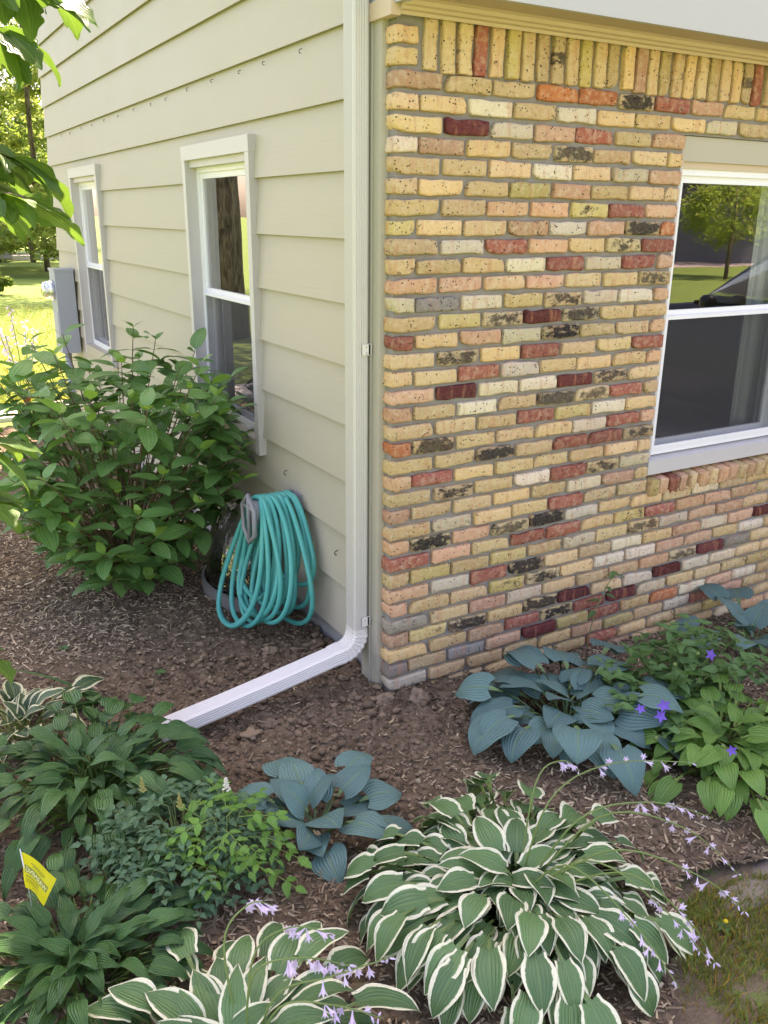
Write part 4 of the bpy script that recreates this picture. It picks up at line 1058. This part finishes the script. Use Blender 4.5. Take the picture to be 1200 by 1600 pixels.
# ------------------------------------------------ yellow warning flag on a wire
fl = tag(empty('marker_flag', (-1.505, -.70, 0.0)), 'yellow plastic marker flag on a thin wire among the green hostas', 'flag')
MB().tube([(0, 0, -.02), (.003, .002, .20), (-.004, .0, .352)], .0016, 6).build('wire', M['steel'], fl, True)
def yellow():
    t = NT('yellow_plastic'); p = t.obco(); c = t.mix(t.noise(p, 30, 3), (.72, .66, .015), (.82, .78, .05))
    b = t.bsdf(c, .4, spec=.4); tr = t.n('ShaderNodeBsdfTranslucent'); t.l(c, tr.inputs[0])
    ms = t.n('ShaderNodeMixShader'); ms.inputs[0].default_value = .4; t.l(b, ms.inputs[1]); t.l(tr.outputs[0], ms.inputs[2]); return t.end(ms.outputs[0])
FA, FB_, FC, FD = Vector((-.004, 0, .345)), Vector((.068, -.052, .268)), Vector((.030, -.040, .188)), Vector((-.004, -.002, .232))
nU = 12; fv_ = []; ff_ = []
def flagp(u, w):
    p = (FA*(1-u)+FB_*u)*(1-w)+(FD*(1-u)+FC*u)*w; return p+Vector((.5, .8, 0))*(.006*math.sin(u*5)+.004*math.sin(w*6+u*2))
for j in range(nU+1):
    for i in range(nU+1): fv_.append(tuple(flagp(i/nU, j/nU)))
ff_ = [(j*(nU+1)+i, j*(nU+1)+i+1, (j+1)*(nU+1)+i+1, (j+1)*(nU+1)+i) for j in range(nU) for i in range(nU)]
flag_o = obj('flag_sheet', mesh('flag_sheet', fv_, ff_, yellow(), True), fl)
# printed word seen through from the back (mirrored), laid on the sheet
ink = paint('flag_ink', (.22, .24, .03), .5, .1, .0, 10); ink2 = paint('flag_letter', (.80, .80, .35), .5, .05, .0, 10)
nrm_f = (FB_-FA).cross(FD-FA).normalized()
if nrm_f.dot(CAM-Vector((-1.5, -.7, .27))) < 0: nrm_f = -nrm_f
def on_flag(u, w, d): return flagp(u, w)+nrm_f*d
def patch(name, u0, u1, w0, w1, d, mat, nn=8):
    v = []; f = []
    for j in range(2):
        for i in range(nn+1): v.append(tuple(on_flag(u0+(u1-u0)*i/nn, w0+(w1-w0)*j, d)))
    f = [(i, i+1, nn+2+i, nn+1+i) for i in range(nn)]; obj(name, mesh(name, v, f, mat), flag_o)
patch('printed_band', .06, .90, .34, .52, .0008, ink)
cu = bpy.data.curves.new('word', 'FONT'); cu.body = 'WARNING'; cu.size = 1.0; cu.align_x = 'CENTER'; cu.align_y = 'CENTER'
to = bpy.data.objects.new('word', cu); COL.objects.link(to); dg = bpy.context.evaluated_depsgraph_get(); tm = bpy.data.meshes.new_from_object(to.evaluated_get(dg)); bpy.data.objects.remove(to)
bm = bmesh.new(); bm.from_mesh(tm); bmesh.ops.triangulate(bm, faces=bm.faces[:]); bm.to_mesh(tm); bm.free()
xs_ = [q.co.x for q in tm.vertices]; ys_ = [q.co.y for q in tm.vertices]; x0_, x1_, y0_, y1_ = min(xs_), max(xs_), min(ys_), max(ys_)
for q in tm.vertices:
    u = .09+.78*(1-(q.co.x-x0_)/(x1_-x0_)); w = .365+.13*(1-(q.co.y-y0_)/(y1_-y0_)); q.co = on_flag(u, w, .0016)
tm.name = 'printed_word'; tm.materials.clear(); tm.materials.append(ink2); obj('printed_word', tm, flag_o)
for (u0, u1, w0, w1) in [(.25, .72, .20, .225), (.3, .66, .255, .275), (.10, .62, .575, .605), (.08, .56, .655, .67), (.09, .60, .70, .715), (.09, .57, .745, .76), (.30, .62, .86, .88)]:
    patch('printed_line', u0, u1, w0, w1, .0009, ink)
# ------------------------------------------------ overhanging tree branches at the left
tr = tag(empty('young_tree', (-2.55, -.25, -.06)), 'young tree whose lobed leaves hang in from the left edge', 'tree')
MB().tube([(0, 0, -.1), (.02, .0, .8), (-.03, .03, 1.8), (.04, .0, 2.8), (.0, .05, 3.8)], [.055, .045, .038, .028, .015], 10).build('trunk', M['bark'], tr, True)
OAK = [leaf_mesh('leaf', M['oak'], l, l*.50, .012, (10, 0, d), .88, .75, fold=.12, wave=.05, lobes=lo, nx=8, ny=18, petw=.0016, bend=bn, seed=i) for i, (l, d, lo, bn) in enumerate([(.13, -40, 3, .1), (.15, -25, 4, -.15), (.17, -60, 3.5, .2), (.14, -70, 4, 0), (.12, -15, 3, -.2)])]
ro_ = random.Random(17); T0 = Vector((-2.55, -.25, -.06))
def branch(p0, pts, nleaf, spread, down=.3, part_leaf=True, start=.45, sc=1.0):
    C = [Vector(p0)]+[Vector(p) for p in pts]; C = [c-T0 for c in C]; P = []
    for i in range(len(C)-1):
        for s in range(5): P.append(C[i].lerp(C[i+1], s/5)+Vector((0, 0, .01*math.sin(s+i))))
    P.append(C[-1]); m = len(P)
    b = MB().tube(P, [.010-.0075*i/m for i in range(m)], 6).build('branch', M['rstem'], tr, True)
    for k in range(nleaf):
        u = start+(1-start)*k/max(1, nleaf-1); i = min(m-2, int(u*(m-1))); p = P[i]; t = (P[i+1]-P[i]).normalized()
        az = math.atan2(t.y, t.x)+ro_.uniform(-1, 1)*spread; s = sc*ro_.uniform(.8, 1.15)
        obj('leaf', ro_.choice(OAK), b, p, (ro_.gauss(0, .35), down+ro_.gauss(0, .25), az), (s, s, s))
branch((-2.53, -.25, 2.2), [(-1.9, -.40, 2.42), (-1.40, -.45, 2.42), (-1.13, -.45, 2.35)], 26, 1.2, .35, sc=.9)
branch((-2.53, -.25, 2.3), [(-1.9, -.2, 2.5), (-1.42, -.28, 2.48), (-1.14, -.35, 2.40)], 22, 1.1, .1, sc=.9)
branch((-2.53, -.25, 1.7), [(-2.0, -.45, 2.0), (-1.5, -.5, 2.10), (-1.27, -.52, 2.00)], 28, 1.3, .35)
branch((-2.53, -.25, 1.6), [(-2.0, -.55, 1.85), (-1.5, -.62, 1.99), (-1.27, -.66, 1.92)], 24, 1.2, .3, sc=.9)
branch((-2.53, -.25, 1.0), [(-2.1, -.45, 1.3), (-1.6, -.55, 1.44), (-1.42, -.62, 1.39)], 16, 1.1, .25)
branch((-2.53, -.25, .9), [(-2.1, -.5, 1.15), (-1.6, -.6, 1.30), (-1.45, -.68, 1.28)], 13, 1.1, .3)
branch((-2.53, -.25, .6), [(-2.1, -.5, .9), (-1.66, -.65, .98), (-1.53, -.75, .95)], 7, .7, .05)
branch((-2.53, -.25, 1.9), [(-2.0, -.3, 2.2), (-1.6, -.36, 2.24), (-1.36, -.42, 2.16)], 20, 1.3, .45)
branch((-2.53, -.25, 2.4), [(-1.9, -.5, 2.55), (-1.5, -.56, 2.5), (-1.30, -.6, 2.40)], 16, 1.3, .5)
branch((-2.53, -.25, 2.0), [(-1.9, -.15, 2.3), (-1.5, -.1, 2.36), (-1.18, -.12, 2.34)], 26, 1.4, .35)
branch((-2.53, -.25, 1.5), [(-2.0, -.2, 1.85), (-1.6, -.25, 1.98), (-1.28, -.3, 1.93)], 26, 1.4, .3)
# rest of its crown, out of the picture on the left
def crown_quads(n, centre_fn, size, seed, flat=.6, tone=(.6, 1.35)):
    r = np.random.RandomState(seed); C = centre_fn(r, n); k = len(C)
    a = r.uniform(0, 2*np.pi, k); ti = r.normal(0, flat, k); s = size*r.uniform(.6, 1.3, k)
    dx = np.stack([np.cos(a)*np.cos(ti), np.sin(a)*np.cos(ti), np.sin(ti)], 1); b2 = r.uniform(0, 2*np.pi, k)
    dy = np.stack([-np.sin(a)+.4*np.cos(b2), np.cos(a)+.4*np.sin(b2), r.normal(0, flat, k)], 1); dy /= np.linalg.norm(dy, axis=1)[:, None]
    s = s[:, None]
    V_ = np.stack([C-dx*s, C+dy*s*.42-dx*s*.1, C+dx*s, C-dy*s*.42-dx*s*.1], 1).reshape(-1, 3)
    F_ = [(4*i, 4*i+1, 4*i+2, 4*i+3) for i in range(k)]
    g = r.uniform(tone[0], tone[1], k); yl = r.uniform(.85, 1.35, k); T_ = np.stack([g*yl, g, g*.9, np.ones(k)], 1).repeat(4, 0)
    return V_, F_, T_
def clumpy(c, rad, nclump, cr):
    def fn(r, n):
        d = r.normal(size=(nclump, 3)); d /= np.linalg.norm(d, axis=1)[:, None]; q = r.uniform(.35, 1.0, nclump)**.6
        cc = np.array(c)+d*q[:, None]*np.array(rad); k = r.randint(0, nclump, n); e = r.normal(size=(n, 3)); e /= np.linalg.norm(e, axis=1)[:, None]
        return cc[k]+e*(r.uniform(0, 1, n)**.45)[:, None]*cr*np.array([1, 1, .7])
    return fn
M['crown_y'] = crown_mat('young_tree_leaves', (.055, .135, .028)); M['crown_a'] = crown_mat('far_tree_leaves', (.26, .37, .09), .6)
M['crown_p'] = crown_mat('pine_needles', (.28, .37, .12), .6); M['crown_d'] = crown_mat('dense_leaves', (.12, .21, .05), .5)
V_, F_, T_ = crown_quads(500, clumpy((-.35, .05, 3.4), (.6, .6, .6), 14, .3), .085, 3)
tag(obj('crown', mesh('crown', V_, F_, M['crown_y'], False, tint=T_), tr), kind='stuff')
# ================================================================== beyond the house
def tree(name, label, loc, h, tr_h, rad, mat, n, size, seed, group, nclump=60, cr=None, trunk_r=.18, conifer=False):
    t = tag(empty(name, (*loc, -.06)), label, 'tree', group); r = random.Random(seed)
    MB().tube([(0, 0, -.2), (r.uniform(-.1, .1), 0, h*.3), (r.uniform(-.2, .2), r.uniform(-.2, .2), h*.6), (0, 0, h*.92)], [trunk_r*1.25, trunk_r, trunk_r*.7, trunk_r*.15], 12).build('trunk', M['bark'], t, True)
    for k in range(9):
        lb = MB()
        z = tr_h+(h-tr_h)*r.uniform(.0, .7); a = r.uniform(0, 6.28); q = rad*r.uniform(.5, .85)
        lb.tube([(0, 0, z*.92), (q*.5*math.cos(a), q*.5*math.sin(a), z+.12*q), (q*math.cos(a), q*math.sin(a), z+.3*q)], [trunk_r*.4, trunk_r*.25, .02], 6)
        lb.build('limb', M['bark'], t, True)
    if conifer:
        def fn(rr, n_):
            tiers = 26; zt = tr_h+(h-tr_h)*(np.arange(tiers)/tiers); out = []
            z = (rr.uniform(0, 1, n_)**1.35*tiers).astype(int); a0 = rr.uniform(0, 6.28, (tiers, 7)); bi = rr.randint(0, 7, n_); a = a0[z, bi]+rr.normal(0, .13, n_)
            L = rad*(1-(zt[z]-tr_h)/(h-tr_h))**.7; q = rr.uniform(.15, 1, n_)**.6*L
            return np.stack([q*np.cos(a), q*np.sin(a), zt[z]+rr.normal(0, .10, n_)+.10*q-.03*q*q], 1)
    else: fn = clumpy((0, 0, (h+tr_h)/2), (rad, rad, (h-tr_h)/2), nclump, cr or rad*.34)
    V_, F_, T_ = crown_quads(n, fn, size, seed, .6)
    obj('crown', mesh('crown', V_, F_, mat, False, tint=T_), t); return t
G = 'trees beyond the lawn'
tree('pine_tree', 'tall sunlit pine tree behind the far corner of the house', (4.6, 34), 17, .7, 4.4, M['crown_p'], 62000, .13, 1, G, conifer=True, trunk_r=.09)
tree('pine_tree', 'second pine farther back and left of the tall sunlit pine', (1.2, 46), 19, .8, 5.2, M['crown_p'], 50000, .17, 2, G, conifer=True, trunk_r=.09)
tree('broadleaf_tree', 'pale green broadleaf tree reaching over the yard at upper left', (.4, 26), 16, 8.5, 4.4, M['crown_a'], 26000, .10, 3, G, 90)
tree('broadleaf_tree', 'dark understory tree with a thin trunk beside the shed', (5.2, 41), 7, 1.6, 2.6, M['crown_d'], 9000, .14, 4, G, 60, trunk_r=.10)
tree('broadleaf_tree', 'broad dense tree closing the yard at its far end', (9.5, 52), 12, 1.2, 6, M['crown_d'], 14000, .22, 5, G, 90)
tree('broadleaf_tree', 'broad tree far behind the shed on the left', (-3.0, 54), 13, 1.4, 6, M['crown_d'], 14000, .22, 6, G, 90)
tree('broadleaf_tree', 'large thick-trunked shade tree on the side lawn, mirrored in the side windows', (-3.3, 11.5), 14, 5.5, 4.2, M['crown_a'], 13000, .14, 7, 'trees around the house', 90, trunk_r=.40)
tree('broadleaf_tree', 'tall tree behind the house corner shading the lawn', (9.0, 24.0), 13, 3.5, 4.6, M['crown_d'], 14000, .16, 8, 'trees around the house', 90, trunk_r=.3)
# shed
sh = tag(empty('shed', (3.4, 41.5, -.1)), 'low grey board shed at the back of the lawn', 'shed')
MB().box(-2.2, .95, 0, 2.6, 0, 2.0).build('wall', M['shed'], sh)
for k in range(12): MB().box(-2.22, .97, -.045, -.004, .04+k*.165, .04+k*.165+.14).build('board', M['shed'], sh)
MB().add([(-2.5, -.4, 1.95), (1.25, -.4, 1.95), (1.25, 1.3, 2.9), (-2.5, 1.3, 2.9), (1.25, 3, 1.95), (-2.5, 3, 1.95)], [(0, 1, 2, 3), (3, 2, 4, 5), (0, 3, 5), (1, 4, 2), (0, 5, 4, 1)]).build('roof', M['roof'], sh)
# pale flower spikes and low plants past the meter
pf_ = tag(empty('flowering_hosta', (-.45, 6.05, bedz(-.45, 5.8))), 'pale flower spikes standing in front of the sunlit grass by the meter box', 'hosta', 'hostas in the bed')
r4 = random.Random(8)
LF4 = leaf_mesh('leaf', M['hosta_lime'], .16, .09, .16, (70, 20, -40), .6, .85, fold=.2, seed=4)
for k in range(26): obj('leaf', LF4, pf_, (0, 0, 0), (r4.gauss(0, .15), r4.gauss(0, .15), k*GA), (1, 1, 1))
for (dx, dy, h) in [(-.02, .3, 1.05), (-.16, .25, .86), (.10, .3, .92), (.16, .2, .85), (-.12, .1, .80)]:
    P = [Vector((0, 0, .05)), Vector((dx*.5, dy*.5, h*.55)), Vector((dx, dy, h))]
    s_ = MB().tube([P[0], P[1], P[2]], .004, 5).build('flower_stalk', M['stem'], pf_, True)
    for k in range(16):
        p = P[1].lerp(P[2], .25+.75*k/15); d = Vector((r4.uniform(-1, 1), r4.uniform(-1, 1), -.5)).normalized(); obj('flower', BELL, s_, p, Vector((0, 0, 1)).rotation_difference(d).to_euler(), (.9, .9, .9))
rf = tag(empty('red_flower', (-.42, 6.28, 0)), 'single red flower spike near the concrete walk', 'flower')
MB().tube([(0, 0, -.05), (.0, 0, .16)], .004, 5).build('stem', M['stem'], rf, True); MB().lathe([(0, 0), (.028, .02), (.022, .07), (.008, .13), (0, .15)], 8).build('bloom', M['redfl'], rf, True, (0, 0, .13))
for (x, y, s, lab) in [(.2, 21.0, .85, 'dark low bush at the left edge of the lawn'), (1.25, 22.5, .5, 'low green bush in front of the shed')]:
    bu = tag(empty('garden_bush', (x, y, -.06)), lab, 'bush', 'low bushes on the lawn')
    V_, F_, T_ = crown_quads(2600, clumpy((0, 0, .45*s), (.8*s, .8*s, .45*s), 34, .3*s), .07, 31); obj('crown', mesh('crown', V_, F_, M['crown_d'], False, tint=T_), bu)
    MB().tube([(0, 0, -.1), (0, 0, .5*s)], .03, 6).build('stem', M['bark'], bu, True)
# ================================================================== across the street (seen mirrored in the brick-side window)
ne = tag(empty('neighbour_house', (37, -36, -.06), R(-42)), 'dark slate house across the street mirrored in the front window', 'house')
MB().box(-9, 7, 0, 9, 0, 5.2).build('wall', M['nb_wall'], ne)
MB().add([(-9.6, -.6, 5.2), (7.6, -.6, 5.2), (7.6, 4.5, 8.4), (-9.6, 4.5, 8.4), (7.6, 9.6, 5.2), (-9.6, 9.6, 5.2)], [(0, 1, 2, 3), (3, 2, 4, 5), (0, 3, 5), (1, 4, 2), (0, 5, 4, 1)]).build('roof', M['roof'], ne)
for x in (-4.6, -.6):
    g_ = MB().box(x-1.7, x+1.7, -.06, -.002, 0, 2.3).build('garage_door', M['nb_door'], ne)
    for k in range(3): MB().box(x-1.66, x+1.66, -.075, -.061, .2+k*.72, .78+k*.72).build('panel', M['nb_door'], g_)
for x in (-5, 0, 4.5): MB().box(x-.6, x+.6, -.05, -.002, 3.2, 4.5).build('window', M['vinyl'], ne)
tree('broadleaf_tree', 'large leafy street tree mirrored in the upper front window', (34, -27), 13, 3.2, 5.5, M['crown_d'], 14000, .2, 11, 'trees across the street', 90, trunk_r=.28)
tree('broadleaf_tree', 'small pale ornamental tree mirrored in the front window', (24.5, -18.2), 3.6, 1.1, 1.7, M['crown_a'], 4000, .1, 12, 'trees across the street', 40, trunk_r=.07)
tree('broadleaf_tree', 'tall tree far down the street mirrored in the front window', (52, -36), 14, 3, 6, M['crown_d'], 9000, .26, 13, 'trees across the street', 70, trunk_r=.3)
ca = tag(empty('parked_car', (5.9, -1.95, -.05), R(-90)), 'black car parked on the driveway, mirrored in the front window', 'car')
ca.scale = (1, 1, 1.19)
# local: +X is the car's nose, widths along Y
def car_loft(sections, mat, name):
    v = []; f = []; n = len(sections[0][1])
    for x, ring_ in sections: v += [(x, y, z) for (y, z) in ring_]
    for i in range(len(sections)-1):
        for k in range(n): k2 = (k+1) % n; f.append((i*n+k, i*n+k2, (i+1)*n+k2, (i+1)*n+k))
    f += [tuple(range(n))[::-1], tuple((len(sections)-1)*n+k for k in range(n))]
    return obj(name, mesh(name, v, f, mat, True), ca)
def rg(w, z0, z1, tap=.88): return [(-w, z0+.08), (-w*.93, z0), (w*.93, z0), (w, z0+.08), (w, z1-.16), (w*tap, z1-.02), (w*.4, z1), (-w*.4, z1), (-w*tap, z1-.02), (-w, z1-.16)]
body = car_loft([(-2.3, rg(.72, .38, .9)), (-2.15, rg(.86, .28, 1.02)), (-1.2, rg(.9, .24, 1.06)), (.5, rg(.9, .24, 1.03)), (1.0, rg(.9, .24, 1.02)), (1.8, rg(.88, .25, .92)), (2.15, rg(.82, .3, .82)), (2.3, rg(.68, .4, .7))], M['black_car'], 'body')
cab = car_loft([(-1.9, rg(.70, .95, 1.10)), (-1.3, rg(.70, .95, 1.52)), (-.6, rg(.70, .95, 1.60)), (.1, rg(.70, .95, 1.54)), (.95, rg(.76, .95, 1.06))], M['black_car'], 'cabin')
for s in (-1, 1):
    MB().add([(.80, s*.755, 1.08), (-.2, s*.735, 1.08), (-.2, s*.715, 1.45), (.12, s*.715, 1.43)], [(0, 1, 2, 3)]).build('side_window', M['glass'], cab)
    MB().lathe([(0, -.06), (.05, -.055), (.075, -.02), (.075, .03), (.05, .055), (0, .06)], 12).build('mirror', M['black_car'], ca, True, (.62, s*.97, 1.04), (0, 0, 0))
    for x in (1.45, -1.4):
        w_ = MB().lathe([(.2, -.1), (.32, -.1), (.345, -.07), (.345, .07), (.32, .1), (.2, .1)], 24).build('wheel', M['dark'], ca, True, (x, s*.8, .345), (R(90), 0, 0))
        MB().lathe([(0, .085), (.19, .095), (.21, .08), (.21, -.08), (.0, -.08)], 16).build('rim', M['steel'], w_, True)
    MB().box(2.16, 2.27, s*.55-.14, s*.55+.14, .62, .72).build('headlight', M['vinyl'], ca)
